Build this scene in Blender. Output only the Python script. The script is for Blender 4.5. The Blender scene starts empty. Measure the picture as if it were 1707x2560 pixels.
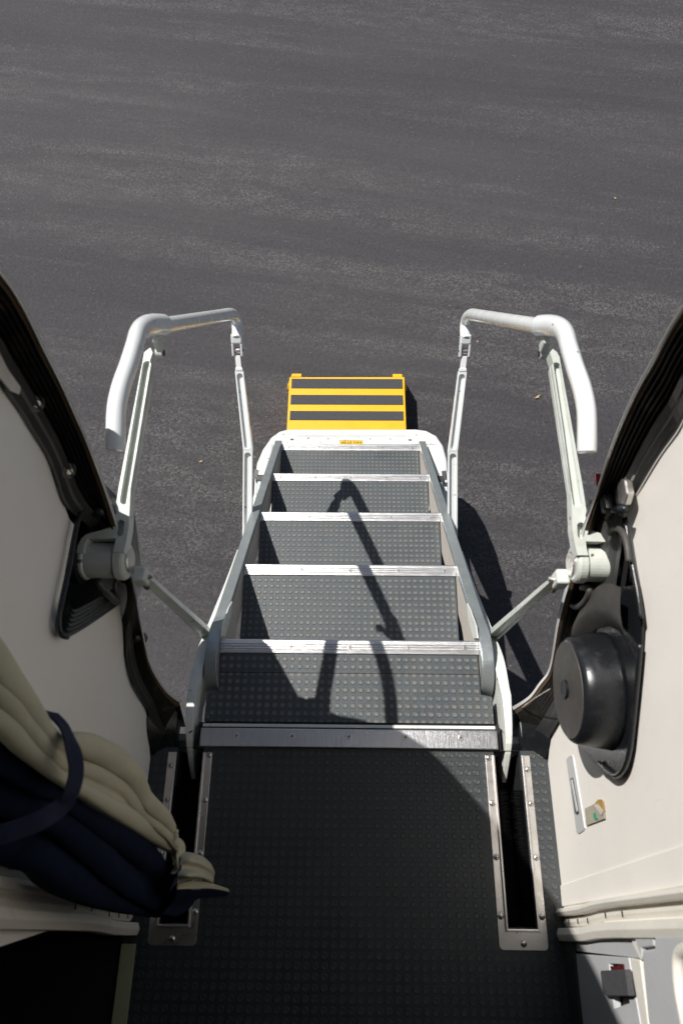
import bpy, bmesh, math, random
from mathutils import Vector, Matrix
from mathutils.geometry import tessellate_polygon
random.seed(7)
from mathutils import noise as nz
R = math.radians
scene = bpy.context.scene
col = scene.collection
# ---------------------------------------------------------------- camera
cam_d = bpy.data.cameras.new('camera')
cam = bpy.data.objects.new('camera', cam_d); col.objects.link(cam)
cr, cu, cf = Vector((0.9999, 0.0106, -0.0086)), Vector((-0.006, 0.9063, 0.4226)), Vector((-0.0123, 0.4225, -0.9063))
cr.normalize(); cf = cu.cross(cr).normalized(); 
m = Matrix((cr, cu, -cf)).transposed().to_4x4(); m.translation = Vector((0, 0, 1.56))
cam.matrix_world = m
cam_d.sensor_fit = 'VERTICAL'; cam_d.sensor_height = 36; cam_d.sensor_width = 24; cam_d.lens = 24
cam_d.clip_start = .02; cam_d.clip_end = 3000
cam_d.dof.use_dof = True; cam_d.dof.focus_distance = 2.3; cam_d.dof.aperture_fstop = 5.6
scene.camera = cam
# ---------------------------------------------------------------- light
sd = Vector((-.55, .38, 1)).normalized()          # towards the sun
elev = math.asin(sd.z)
w = bpy.data.worlds.new('World'); scene.world = w; w.use_nodes = True
nt = w.node_tree
sky = nt.nodes.new('ShaderNodeTexSky'); sky.sky_type = 'NISHITA'; sky.sun_disc = False
sky.sun_elevation = elev; sky.sun_rotation = math.atan2(sd.x, sd.y)
nt.links.new(sky.outputs[0], nt.nodes['Background'].inputs[0]); nt.nodes['Background'].inputs[1].default_value = .052
sl = bpy.data.lights.new('sun', 'SUN'); sl.energy = 5.0; sl.angle = R(.5); sl.color = (1, .965, .915)
so = bpy.data.objects.new('sun', sl); col.objects.link(so); so.rotation_euler = sd.to_track_quat('Z', 'Y').to_euler()
so.location = (0, 0, 8)
scene.view_settings.view_transform = 'Standard'; scene.view_settings.look = 'None'
scene.view_settings.exposure = .2; scene.view_settings.gamma = 1
scene.cycles.max_bounces = 8; scene.cycles.diffuse_bounces = 8

# ---------------------------------------------------------------- node helpers
def N(nt, kind, **kw):
    n = nt.nodes.new('ShaderNode' + kind)
    for k, v in kw.items():
        if k.startswith('i_'): n.inputs[k[2:].replace('_', ' ')].default_value = v
        else: setattr(n, k, v)
    return n
def ramp(nt, src, stops, interp='LINEAR'):
    n = nt.nodes.new('ShaderNodeValToRGB'); n.color_ramp.interpolation = interp
    e = n.color_ramp.elements
    while len(e) < len(stops): e.new(.5)
    for q, (p, c) in zip(e, stops):
        q.position = p; q.color = (c[0], c[1], c[2], 1) if isinstance(c, tuple) else (c, c, c, 1)
    nt.links.new(src, n.inputs[0]); return n.outputs[0]
def mixc(nt, a, b, f, blend='MIX'):
    n = nt.nodes.new('ShaderNodeMix'); n.data_type = 'RGBA'; n.blend_type = blend
    for s, v in ((n.inputs['A'], a), (n.inputs['B'], b)):
        if isinstance(v, tuple): s.default_value = (*v, 1)
        else: nt.links.new(v, s)
    if isinstance(f, float): n.inputs['Factor'].default_value = f
    else: nt.links.new(f, n.inputs['Factor'])
    return n.outputs['Result']
def mathn(nt, op, a, b=None, c=None):
    n = nt.nodes.new('ShaderNodeMath'); n.operation = op
    for i, v in enumerate((a, b, c)):
        if v is None: continue
        if isinstance(v, (int, float)): n.inputs[i].default_value = v
        else: nt.links.new(v, n.inputs[i])
    return n.outputs[0]
def base_mat(name):
    m = bpy.data.materials.new(name); m.use_nodes = True
    nt = m.node_tree; b = nt.nodes['Principled BSDF']; tc = nt.nodes.new('ShaderNodeTexCoord')
    return m, nt, b, tc.outputs['Object']
def noise(nt, co, scale, detail=4, rough=.6, stretch=None):
    if stretch:
        if len(stretch) > 3:
            mr = nt.nodes.new('ShaderNodeMapping'); mr.inputs['Rotation'].default_value = (0, 0, stretch[3]); nt.links.new(co, mr.inputs[0]); co = mr.outputs[0]
        mp = nt.nodes.new('ShaderNodeMapping'); mp.inputs['Scale'].default_value = stretch[:3]
        nt.links.new(co, mp.inputs[0]); co = mp.outputs[0]
    n = N(nt, 'TexNoise'); n.inputs['Scale'].default_value = scale; n.inputs['Detail'].default_value = detail
    n.inputs['Roughness'].default_value = rough; nt.links.new(co, n.inputs['Vector']); return n.outputs['Fac']
def bump(nt, b, h, dist, strength=1.0):
    n = N(nt, 'Bump'); n.inputs['Distance'].default_value = dist; n.inputs['Strength'].default_value = strength
    nt.links.new(h, n.inputs['Height']); nt.links.new(n.outputs[0], b.inputs['Normal'])
def paint(name, colr, rough=.4, metal=0., dirt=(.35, .30, .24), dirt_amt=.35, var=.06, scale=9, bmp=.0004, chips=None, stretch=None, spec=.5, coat=0):
    """surface with colour variation, grime blotches, small chips, fine bump"""
    m, nt, b, co = base_mat(name)
    n1 = noise(nt, co, scale, 6, .65, stretch)
    lo = tuple(max(0, c*(1-var*2.2)) for c in colr); hi = tuple(min(1, c*(1+var)) for c in colr)
    c = ramp(nt, n1, [(.3, lo), (.7, hi)])
    n2 = noise(nt, co, scale*3.1, 8, .75)
    f = ramp(nt, n2, [(.56, 0.), (.74, dirt_amt)])
    c = mixc(nt, c, dirt, f)
    if chips:
        n3 = noise(nt, co, 55, 3, .5)
        f3 = ramp(nt, n3, [(.705, 0.), (.72, 1.)])
        c = mixc(nt, c, chips, f3)
    nt.links.new(c, b.inputs['Base Color'])
    b.inputs['Metallic'].default_value = metal
    b.inputs['Specular IOR Level'].default_value = spec
    b.inputs['Coat Weight'].default_value = coat; b.inputs['Coat Roughness'].default_value = .12
    r = ramp(nt, n2, [(.3, max(.02, rough-.08)), (.75, min(1, rough+.15))])
    nt.links.new(r, b.inputs['Roughness'])
    if bmp: bump(nt, b, noise(nt, co, 160, 4, .6), bmp)
    return m
M = {}
M['white'] = paint('white_paint', (.66, .67, .65), .35, chips=(.10, .09, .08), dirt_amt=.12, scale=6)
M['gloss'] = paint('rail_paint', (.80, .82, .81), .22, dirt_amt=.03, var=.02, scale=5, coat=.5, bmp=0, chips=(.2, .2, .2))
M['arm'] = paint('arm_paint', (.58, .61, .56), .35, dirt=(.22, .18, .12), dirt_amt=.3, scale=11, coat=.15, chips=(.12, .10, .08))
M['goose'] = paint('worn_white_paint', (.68, .70, .66), .4, dirt=(.20, .15, .07), dirt_amt=.55, scale=7, chips=(.06, .06, .06))
M['rim'] = paint('stair_rim', (.34, .37, .375), .40, metal=.6, dirt_amt=.15, scale=20, stretch=(1, 1, 1))
M['side'] = paint('stair_side', (.50, .46, .41), .5, dirt=(.25, .2, .14), dirt_amt=.3, scale=8)
M['steel'] = paint('brushed_steel', (.66, .63, .60), .30, metal=.9, dirt=(.30, .24, .18), dirt_amt=.25, scale=14, bmp=.0001)
M['lining'] = paint('cream_lining', (.87, .83, .775), .5, dirt=(.62, .56, .48), dirt_amt=.14, var=.025, scale=3, bmp=.0002)
M['trim'] = paint('cream_trim', (.76, .73, .66), .42, dirt=(.35, .30, .22), dirt_amt=.3, var=.03, scale=8)
M['galley'] = paint('grey_laminate', (.50, .51, .52), .4, dirt_amt=.1, var=.03, scale=5)
M['rubber'] = paint('black_rubber', (.009, .012, .013), .38, dirt=(.10, .075, .05), dirt_amt=.35, scale=16)
M['seal'] = paint('grimy_seal', (.010, .009, .008), .5, dirt=(.16, .10, .055), dirt_amt=.6, scale=9, stretch=(1, 1, .35))
M['brown'] = paint('brown_seal', (.11, .07, .038), .55, dirt=(.02, .016, .012), dirt_amt=1., scale=14)
M['jamb'] = paint('door_jamb_paint', (.042, .042, .042), .35, dirt=(.18, .15, .12), dirt_amt=.25, scale=12)
M['drum'] = paint('black_plastic', (.010, .011, .013), .27, dirt=(.10, .09, .08), dirt_amt=.3, scale=9, bmp=.00012)
M['dusty'] = paint('dusty_plastic', (.050, .046, .042), .55, dirt=(.2, .17, .14), dirt_amt=.3, scale=10)
M['yellow'] = paint('safety_yellow', (.84, .45, .004), .45, dirt=(.4, .25, .08), dirt_amt=.2, var=.03, scale=12)
M['grip'] = paint('anti_slip_tape', (.055, .055, .06), .85, dirt=(.2, .19, .18), dirt_amt=.25, scale=60, bmp=.002)
M['carpet'] = paint('dark_carpet', (.008, .009, .016), .95, dirt=(.02, .02, .03), dirt_amt=.4, scale=40, bmp=.003)
M['dark'] = paint('black_cavity', (.008, .008, .009), .7, dirt_amt=.1)
M['strip'] = paint('glow_strip', (.34, .36, .22), .5, dirt_amt=.2)
M['beige'] = paint('beige_cloth', (.50, .47, .35), .85, dirt=(.32, .26, .16), dirt_amt=.2, var=.05, scale=6, bmp=.0008, spec=.15)
M['navy'] = paint('navy_cloth', (.008, .012, .030), .9, dirt=(.016, .02, .04), dirt_amt=.4, scale=20, bmp=.001, spec=.12)
M['strap'] = paint('navy_strap', (.022, .026, .050), .85, dirt_amt=.1, bmp=.001, spec=.15)
M['fuse'] = paint('fuselage_paint', (.75, .76, .77), .3, dirt_amt=.1, coat=.3)
M['red'] = paint('red_plastic', (.30, .006, .02), .35, dirt_amt=.1)
M['bristle'] = paint('bristle', (.0025, .0025, .003), .95, dirt_amt=0., spec=.03)
M['cabin'] = paint('cabin_shell', (.10, .098, .095), .7, dirt_amt=.1)
M['darkred'] = paint('dark_red', (.10, .006, .012), .5)
M['leaf'] = paint('dry_leaf', (.42, .31, .18), .8)
M['paper'] = paint('old_sticker', (.42, .38, .30), .7, dirt=(.12, .14, .12), dirt_amt=.8, scale=30)
M['glue'] = paint('sticker_glue', (.42, .27, .08), .6, dirt_amt=.5, scale=40)
M['green'] = paint('green_ink', (.02, .35, .22), .6)
M['pale'] = paint('pale_label', (.62, .58, .52), .5, dirt=(.1, .1, .1), dirt_amt=.5, scale=40)
M['ink'] = paint('black_ink', (.012, .012, .012), .6, dirt_amt=0.)
M['decalyellow'] = paint('decal_yellow', (.85, .52, .03), .45, dirt_amt=.1)

for nm_ in ('lining', 'trim', 'galley'):
    nt = M[nm_].node_tree; b = nt.nodes['Principled BSDF']; tc = [n for n in nt.nodes if n.type == 'TEX_COORD'][0].outputs['Object']
    src = b.inputs['Base Color'].links[0].from_socket
    q1 = noise(nt, tc, 22, 5, .7, (1, 9, .5)); q2 = noise(nt, tc, 2.2, 3, .6)
    f = mathn(nt, 'MULTIPLY', ramp(nt, q1, [(.66, 0.), (.72, .5)]), ramp(nt, q2, [(.45, 0.), (.6, 1.)]))
    nt.links.new(mixc(nt, src, (.38, .34, .30), f), b.inputs['Base Color'])
def brushed(name, colr, rough, stretch, metal=1.):
    m, nt, b, co = base_mat(name)
    n = noise(nt, co, 30, 5, .7, stretch)
    lo = tuple(c*.72 for c in colr)
    c = ramp(nt, n, [(.3, lo), (.7, colr)])
    g = noise(nt, co, 12, 6, .7)
    c = mixc(nt, c, (.30, .22, .14), ramp(nt, g, [(.6, 0.), (.78, .35)]))
    nt.links.new(c, b.inputs['Base Color']); b.inputs['Metallic'].default_value = metal
    nt.links.new(ramp(nt, n, [(.2, rough-.07), (.8, rough+.12)]), b.inputs['Roughness'])
    bump(nt, b, n, .0004)
    return m
M['alu'] = brushed('aluminium_nosing', (.80, .79, .78), .36, (1, 30, 30))
M['plate'] = brushed('brushed_plate', (.62, .62, .63), .30, (25, 1, 1))

def mat_asphalt():
    m, nt, b, co = base_mat('asphalt')
    v = N(nt, 'TexVoronoi'); v.inputs['Scale'].default_value = 190; nt.links.new(co, v.inputs['Vector'])
    fine = noise(nt, co, 260, 5, .75); mid = noise(nt, co, 35, 4, .7)
    base = ramp(nt, fine, [(.30, (.018, .017, .0195)), (.50, (.047, .045, .0495)), (.72, (.098, .092, .094))])
    base = mixc(nt, base, (.048, .046, .049), ramp(nt, mid, [(.35, .45), (.6, 0.)]))
    # worn aggregate shows in long bands running across the tarmac
    band = noise(nt, co, 1.0, 6, .65, (.22, 2.4, 1, R(9)))
    band2 = noise(nt, co, 9, 5, .7, (.5, 1.3, 1, R(9)))
    bm = mathn(nt, 'MULTIPLY', ramp(nt, band, [(.45, .08), (.58, 1.)]), ramp(nt, band2, [(.36, .2), (.58, 1.)]))
    st = N(nt, 'TexVoronoi'); st.inputs['Scale'].default_value = 120; st.inputs['Randomness'].default_value = 1; nt.links.new(co, st.inputs['Vector'])
    dots = ramp(nt, st.outputs['Distance'], [(.20, 1.), (.36, 0.)])
    rnd = N(nt, 'SeparateColor'); nt.links.new(st.outputs['Color'], rnd.inputs[0])
    pick = mathn(nt, 'GREATER_THAN', rnd.outputs[0], .35)
    d = mathn(nt, 'MULTIPLY', mathn(nt, 'MULTIPLY', dots, pick), bm)
    c = mixc(nt, base, (.22, .20, .19), d)
    sm = noise(nt, co, 70, 4, .7)
    c = mixc(nt, c, (.180, .170, .166), mathn(nt, 'MULTIPLY', bm, ramp(nt, sm, [(.46, 0.), (.66, .75)])))
    clump = noise(nt, co, 48, 6, .75)
    c = mixc(nt, c, (.016, .015, .018), ramp(nt, clump, [(.28, .75), (.44, 0.)]))
    c = mixc(nt, c, (.128, .123, .124), ramp(nt, clump, [(.54, 0.), (.74, .7)]))
    pick2 = mathn(nt, 'MULTIPLY', mathn(nt, 'GREATER_THAN', rnd.outputs[1], .9935), ramp(nt, st.outputs['Distance'], [(.30, 1.), (.4, 0.)]))
    c = mixc(nt, c, (.27, .22, .175), pick2)
    pick3 = mathn(nt, 'MULTIPLY', mathn(nt, 'GREATER_THAN', rnd.outputs[2], .965), ramp(nt, st.outputs['Distance'], [(.28, 1.), (.4, 0.)]))
    c = mixc(nt, c, (.012, .012, .013), pick3)
    big = noise(nt, co, .55, 4, .6, (.5, 1.6, 1, R(9)))
    c = mixc(nt, c, (.11, .105, .105), ramp(nt, big, [(.42, 0.), (.75, .28)]))
    dk = noise(nt, co, .9, 5, .6, (.13, 3.6, 1, R(9)))
    c = mixc(nt, c, (.034, .032, .036), ramp(nt, dk, [(.50, 0.), (.70, .40)]))
    fl_ = noise(nt, co, 1.7, 6, .65, (.16, 3.4, 1, R(12)))
    c = mixc(nt, c, (.12, .113, .110), ramp(nt, fl_, [(.54, 0.), (.80, .22)]))
    nt.links.new(c, b.inputs['Base Color']); b.inputs['Roughness'].default_value = .78
    b.inputs['Specular IOR Level'].default_value = .35
    h = mathn(nt, 'ADD', mathn(nt, 'MULTIPLY', v.outputs['Distance'], .6), mathn(nt, 'MULTIPLY', fine, .9))
    h = mathn(nt, 'ADD', h, mathn(nt, 'MULTIPLY', mid, .8))
    h = mathn(nt, 'ADD', h, mathn(nt, 'MULTIPLY', clump, 1.6))
    bump(nt, b, h, .0045, .9)
    return m
M['asphalt'] = mat_asphalt()

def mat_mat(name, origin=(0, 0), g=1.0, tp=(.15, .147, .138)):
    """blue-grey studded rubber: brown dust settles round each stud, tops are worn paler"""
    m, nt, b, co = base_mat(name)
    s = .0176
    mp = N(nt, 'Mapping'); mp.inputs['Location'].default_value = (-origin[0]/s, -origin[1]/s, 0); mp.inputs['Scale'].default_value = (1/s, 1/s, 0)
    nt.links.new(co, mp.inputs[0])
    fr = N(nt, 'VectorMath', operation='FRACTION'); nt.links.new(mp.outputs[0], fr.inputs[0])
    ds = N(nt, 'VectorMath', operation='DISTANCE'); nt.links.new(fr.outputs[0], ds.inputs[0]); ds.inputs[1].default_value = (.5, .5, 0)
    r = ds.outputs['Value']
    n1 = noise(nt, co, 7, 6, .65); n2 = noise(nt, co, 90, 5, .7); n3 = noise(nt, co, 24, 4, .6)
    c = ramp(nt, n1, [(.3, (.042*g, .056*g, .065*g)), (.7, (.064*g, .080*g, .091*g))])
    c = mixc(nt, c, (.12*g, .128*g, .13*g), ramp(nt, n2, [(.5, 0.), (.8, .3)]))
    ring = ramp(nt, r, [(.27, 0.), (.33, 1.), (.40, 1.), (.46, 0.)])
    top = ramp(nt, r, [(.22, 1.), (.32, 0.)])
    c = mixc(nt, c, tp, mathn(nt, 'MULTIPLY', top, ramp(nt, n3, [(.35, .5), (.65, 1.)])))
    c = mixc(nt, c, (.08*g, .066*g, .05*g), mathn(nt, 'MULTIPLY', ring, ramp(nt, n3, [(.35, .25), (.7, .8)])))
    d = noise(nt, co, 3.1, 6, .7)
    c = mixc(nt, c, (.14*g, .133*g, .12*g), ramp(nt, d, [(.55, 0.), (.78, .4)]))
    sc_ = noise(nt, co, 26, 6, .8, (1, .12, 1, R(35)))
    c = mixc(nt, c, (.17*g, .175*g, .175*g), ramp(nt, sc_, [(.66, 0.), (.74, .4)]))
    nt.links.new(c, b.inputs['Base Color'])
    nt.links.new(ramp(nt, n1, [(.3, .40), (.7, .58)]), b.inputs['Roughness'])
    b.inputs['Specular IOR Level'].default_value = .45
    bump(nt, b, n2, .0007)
    return m

# ---------------------------------------------------------------- object helpers
def tag(o, label=None, cat=None, group=None, kind=None):
    if label: o['label'] = label
    if cat: o['category'] = cat
    if group: o['group'] = group
    if kind: o['kind'] = kind
    return o
def empty(name, loc=(0, 0, 0), parent=None):
    o = bpy.data.objects.new(name, None); col.objects.link(o); o.location = loc; o.empty_display_size = .05
    if parent: o.parent = parent
    return o
def link(name, me, mat, parent=None, smooth=False, bev=0, seg=2, angle=35):
    me.name = name
    o = bpy.data.objects.new(name, me); col.objects.link(o)
    for q in (mat if isinstance(mat, (list, tuple)) else [mat]): me.materials.append(q)
    if parent:
        o.parent = parent
        o.matrix_parent_inverse = world_of(parent).inverted()
    if smooth:
        for p in me.polygons: p.use_smooth = True
    if bev:
        b = o.modifiers.new('bevel', 'BEVEL'); b.width = bev; b.segments = seg; b.limit_method = 'ANGLE'; b.angle_limit = R(angle)
    return o
def world_of(o):
    mm = Matrix.Translation(o.location) @ o.rotation_euler.to_matrix().to_4x4()
    if o.parent: mm = world_of(o.parent) @ o.matrix_parent_inverse @ mm
    return mm
class MB:
    def __init__(s): s.v = []; s.f = []; s.mi = []; s.cur = 0
    def add(s, vs, fs):
        k = len(s.v); s.v += [tuple(v) for v in vs]; s.f += [tuple(i+k for i in f) for f in fs]; s.mi += [s.cur]*len(fs)
        return s
    def box(s, x0, x1, y0, y1, z0, z1):
        return s.hexa([(x0,y0,z0),(x1,y0,z0),(x1,y1,z0),(x0,y1,z0),(x0,y0,z1),(x1,y0,z1),(x1,y1,z1),(x0,y1,z1)])
    def hexa(s, v): return s.add(v, [(0,3,2,1),(4,5,6,7),(0,1,5,4),(1,2,6,5),(2,3,7,6),(3,0,4,7)])
    def ring(s, rings, cap=True, closed=False):
        n = len(rings[0]); fs = []; vs = [p for r in rings for p in r]
        m_ = len(rings)
        for i in range(m_ if closed else m_-1):
            for j in range(n):
                a = i*n+j; b = i*n+(j+1)%n; c = ((i+1)%m_)*n+(j+1)%n; d = ((i+1)%m_)*n+j
                fs.append((a, b, c, d))
        if cap and not closed: fs += [tuple(range(n-1, -1, -1)), tuple(range((m_-1)*n, m_*n))]
        return s.add(vs, fs)
    def cyl(s, p0, p1, r0, r1=None, n=24, prof=None):
        p0, p1 = Vector(p0), Vector(p1); d = (p1-p0); L = d.length; d.normalize()
        a = d.orthogonal().normalized(); b = d.cross(a)
        prof = prof or [(0, r0), (1, r1 if r1 is not None else r0)]
        rs = []
        for t, r in prof:
            c = p0 + d*L*t
            rs.append([c + (a*math.cos(2*math.pi*i/n) + b*math.sin(2*math.pi*i/n))*r for i in range(n)])
        return s.ring(rs)
    def tube(s, pts, rad, n=16, up=(1, 0, 0), flat=1.0):
        pts = [Vector(p) for p in pts]; rs = []
        for i, p in enumerate(pts):
            t = (pts[min(i+1, len(pts)-1)] - pts[max(i-1, 0)]).normalized()
            u = Vector(up); u = (u - t*u.dot(t)).normalized(); v = t.cross(u)
            r = rad[i] if isinstance(rad, (list, tuple)) else rad
            rs.append([p + (u*math.cos(2*math.pi*k/n) + v*math.sin(2*math.pi*k/n)*flat)*r for k in range(n)])
        return s.ring(rs)
    def plate(s, outer, holes=(), n=(0, 0, 1), th=.01):
        """closed slab: outer and holes are 3-D loops in one plane, th goes along -n"""
        nn = Vector(n).normalized(); loops = [[Vector(p) for p in outer]] + [[Vector(p) for p in h] for h in holes]
        tris = tessellate_polygon(loops); flat = [p for l in loops for p in l]; k = len(flat)
        vs = flat + [p - nn*th for p in flat]; fs = []
        for t in tris:
            a, b, c = (flat[i] for i in t); up_ = (b-a).cross(c-a).dot(nn) > 0
            t = t if up_ else t[::-1]
            fs.append(tuple(t)); fs.append(tuple(i+k for i in t[::-1]))
        o = 0
        for l in loops:
            m_ = len(l)
            for i in range(m_):
                a, b = o+i, o+(i+1) % m_; fs.append((a, a+k, b+k, b))
            o += m_
        return s.add(vs, fs)
    def grid(s, rows):
        n = len(rows[0]); vs = [p for r in rows for p in r]; fs = []
        for i in range(len(rows)-1):
            for j in range(n-1): fs.append((i*n+j, i*n+j+1, (i+1)*n+j+1, (i+1)*n+j))
        return s.add(vs, fs)
    def mesh(s):
        me = bpy.data.meshes.new('m'); me.from_pydata(s.v, [], s.f)
        for p, i in zip(me.polygons, s.mi): p.material_index = i
        bm = bmesh.new(); bm.from_mesh(me); bmesh.ops.recalc_face_normals(bm, faces=bm.faces); bm.to_mesh(me); bm.free()
        me.update(); return me
    def build(s, name, mat, parent=None, **kw): return link(name, s.mesh(), mat, parent, **kw)
def lerp(a, b, t): return tuple(x+(y-x)*t for x, y in zip(a, b))
def smooth_path(pts, per=6):
    """Catmull-Rom; entries may carry extra channels (radius ...)"""
    out = []; P = [pts[0]] + list(pts) + [pts[-1]]
    for i in range(1, len(P)-2):
        for k in range(per):
            t = k/per; q = []
            for a, b, c, d in zip(P[i-1], P[i], P[i+1], P[i+2]):
                q.append(.5*((2*b) + (-a+c)*t + (2*a-5*b+4*c-d)*t*t + (-a+3*b-3*c+d)*t*t*t))
            out.append(tuple(q))
    out.append(tuple(pts[-1])); return out
def rounded(p0, p1, w, up, nseg=8):
    """stadium-shaped loop from p0 to p1, half-width w, lying in the plane with normal up"""
    p0, p1, up = Vector(p0), Vector(p1), Vector(up).normalized(); d = (p1-p0).normalized(); s_ = up.cross(d).normalized()
    out = []
    for i in range(nseg+1):
        a = math.pi*(i/nseg); out.append(p1 + s_*math.cos(a)*w + d*math.sin(a)*w)
    for i in range(nseg+1):
        a = math.pi*(i/nseg); out.append(p0 - s_*math.cos(a)*w - d*math.sin(a)*w)
    return out
def screw(name, p, r, h, parent, mat=None, n=(0, 0, 1), ang=None, domed=True):
    """domed or flush screw with a cross recess"""
    n = Vector(n).normalized(); p = Vector(p); mb = MB()
    prof = [(0, r), (.35, r*.96), (.7, r*.78), (.93, r*.45), (1, r*.2)] if domed else [(0, r), (.8, r), (1, r*.9), (1.0, r*.3)]
    mb.cyl(p - n*.0005, p + n*h, r, prof=prof, n=16)
    o = mb.build(name, mat or M['steel'], parent, smooth=domed)
    mb = MB(); a = n.orthogonal().normalized(); b = n.cross(a); ang = random.uniform(0, 1.5) if ang is None else ang
    for k in range(2):
        u = a*math.cos(ang+k*math.pi/2) + b*math.sin(ang+k*math.pi/2); v = n.cross(u)
        w_, l_ = r*.11, r*.52; q = p + n*(h + .0001 + k*.0001)
        mb.add([q+u*l_+v*w_, q-u*l_+v*w_, q-u*l_-v*w_, q+u*l_-v*w_], [(0, 1, 2, 3)])
    mb.build('recess', M['ink'], o); return o
S = .0176
def studs(x0, x1, y0, y1, z, skip=None, r=.0064, h=.0012):
    """rows of low round studs on the S grid"""
    mb = MB(); n = 12
    cs = [(math.cos(2*math.pi*k/n), math.sin(2*math.pi*k/n)) for k in range(n)]
    i0, i1 = math.floor(x0/S), math.ceil(x1/S); j0, j1 = math.floor(y0/S), math.ceil(y1/S)
    for i in range(i0, i1):
        for j in range(j0, j1):
            cx, cy = (i+.5)*S, (j+.5)*S
            if cx-r < x0 or cx+r > x1 or cy-r < y0 or cy+r > y1 or (skip and skip(cx, cy)): continue
            vs = []
            for rr, zz in ((1, -.0002), (.93, h*.75), (.80, h), (.62, h*.62), (.5, h*.6)):
                vs += [(cx+c*r*rr, cy+s_*r*rr, z+zz) for c, s_ in cs]
            fs = []
            for q in range(4):
                for k in range(n): fs.append((q*n+k, q*n+(k+1) % n, (q+1)*n+(k+1) % n, (q+1)*n+k))
            fs.append(tuple(range(4*n, 5*n)))
            k0 = len(mb.v); mb.v += vs; mb.f += [tuple(a+k0 for a in f) for f in fs]; mb.mi += [0]*len(fs)
    return mb

# ================================================================ GROUND
GZ = -1.54
g = MB().add([(-400, -400, GZ), (400, -400, GZ), (400, 400, GZ), (-400, 400, GZ)], [(0, 1, 2, 3)]).build('ground', M['asphalt'])
tag(g, 'dark grey asphalt apron with pale worn bands of aggregate', 'ground', kind='structure')
def leaf(loc, s, label, rz):
    mb = MB(); n = 10; ring = []
    for k in range(n):
        a = 2*math.pi*k/n; ring.append((math.cos(a)*s*(1+.3*math.sin(3*a)), math.sin(a)*s*.5, .006+.35*s*math.sin(2*a)))
    mb.add([(0, 0, .003)] + ring, [(0, 1+k, 1+(k+1) % n) for k in range(n)])
    o = mb.build('dry_leaf', M['leaf'], smooth=True); o.location = loc; o.rotation_euler.z = rz
    so_ = o.modifiers.new('s', 'SOLIDIFY'); so_.thickness = .001
    tag(o, label, 'leaf', 'scraps of dry leaf on the tarmac')
for p, s, l, rz in (((1.0126, 2.1365, -1.54), .016, 'pale curled dry leaf on asphalt, framed by the right handrail', .5),
                    ((-1.2445, 2.0975, -1.54), .012, 'small dry leaf on asphalt just left of the left handrail grip', 1.2),
                    ((-0.774, 1.7271, -1.54), .010, 'orange leaf scrap on asphalt enclosed by the left handrail', .2),
                    ((0.7153, 2.5125, -1.54), .008, 'tiny orange leaf scrap on asphalt just right of the right thin post top', 2.),
                    ((1.6642, 3.6509, -1.54), .011, 'orange leaf scrap on open asphalt, farthest to the upper right', 2.6)):
    leaf(p, s, l, rz)

# ================================================================ YELLOW STEP
yt = -1.40
ys = empty('step_stool', (-.02, 2.0, GZ)); tag(ys, 'low yellow metal step with three black anti-slip strips on the asphalt beyond the stairs', 'step')
mb = MB(); xl, xr, yn, yf = -.322, .283, 1.775, 2.163
mb.hexa([(xl,yn,yt-.012),(xr,yn+.004,yt-.012),(xr,yf+.004,yt-.012),(xl,yf,yt-.012),(xl,yn,yt),(xr,yn+.004,yt),(xr,yf+.004,yt),(xl,yf,yt)])
mb.build('top_plate', M['yellow'], ys, bev=.003)
for s_, x in ((-1, xl), (1, xr)):
    mb = MB(); a = .012*s_
    mb.hexa([(x+a,yn-.02,GZ+.002),(x+a-.006*s_,yn-.02,GZ+.002),(x+a-.006*s_,yf+.05,GZ+.002),(x+a,yf+.05,GZ+.002),
             (x,yn,yt-.013),(x-.006*s_,yn,yt-.013),(x-.006*s_,yf,yt-.013),(x,yf,yt-.013)])
    mb.build('side_panel', M['yellow'], ys)
    mb = MB(); x0_ = x-.062*s_ ; 
    mb.hexa([(min(x+.024*s_,x-.05*s_),yf+.012,GZ+.002),(max(x+.024*s_,x-.05*s_),yf+.012,GZ+.002),(max(x+.024*s_,x-.05*s_),yf+.052,GZ+.002),(min(x+.024*s_,x-.05*s_),yf+.052,GZ+.002),
             (min(x-.012*s_,x-.062*s_),yf+.0045,yt-.002),(max(x-.012*s_,x-.062*s_),yf+.0045,yt-.002),(max(x-.012*s_,x-.062*s_),yf+.026,yt-.004),(min(x-.012*s_,x-.062*s_),yf+.026,yt-.004)])
    mb.build('leg', M['yellow'], ys, bev=.002)
mb = MB().box(xl+.01, xr-.01, yf-.02, yf-.014, GZ+.03, yt-.013); mb.build('front_panel', M['yellow'], ys)
for yy0, yy1 in ((2.0912, 2.1519), (1.991, 2.0503), (1.8958, 1.9511)):
    MB().box(xl+.012, xr-.012, yy0, yy1, yt+.0005, yt+.002).build('grip_strip', M['grip'], ys)

# ================================================================ AIRLINER: fuselage, doorway, floor, linings
plane = empty('airliner', (0, 0, 0))
tag(plane, 'regional airliner seen from its entry doorway: cream side linings, black jambs and studded rubber floor', 'airplane')
PROF = [(-0.9, -0.75), (-0.7, -0.35), (-0.35, 0.02), (-0.1, 0.17), (0, 0.225), (0.1, 0.262), (0.2, 0.3), (0.3, 0.338), (0.4, 0.378), (0.5, 0.425), (0.6, 0.466), (0.72, 0.503), (0.84, 0.525), (1, 0.531), (1.2, 0.49), (1.44, 0.405), (1.7, 0.29), (1.9, 0.16), (2.1, -0.05)]
def prof(z):
    for (a, ya), (b, yb) in zip(PROF, PROF[1:]):
        if a <= z <= b: return ya+(yb-ya)*(z-a)/(b-a)
    return PROF[-1][1]
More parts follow.
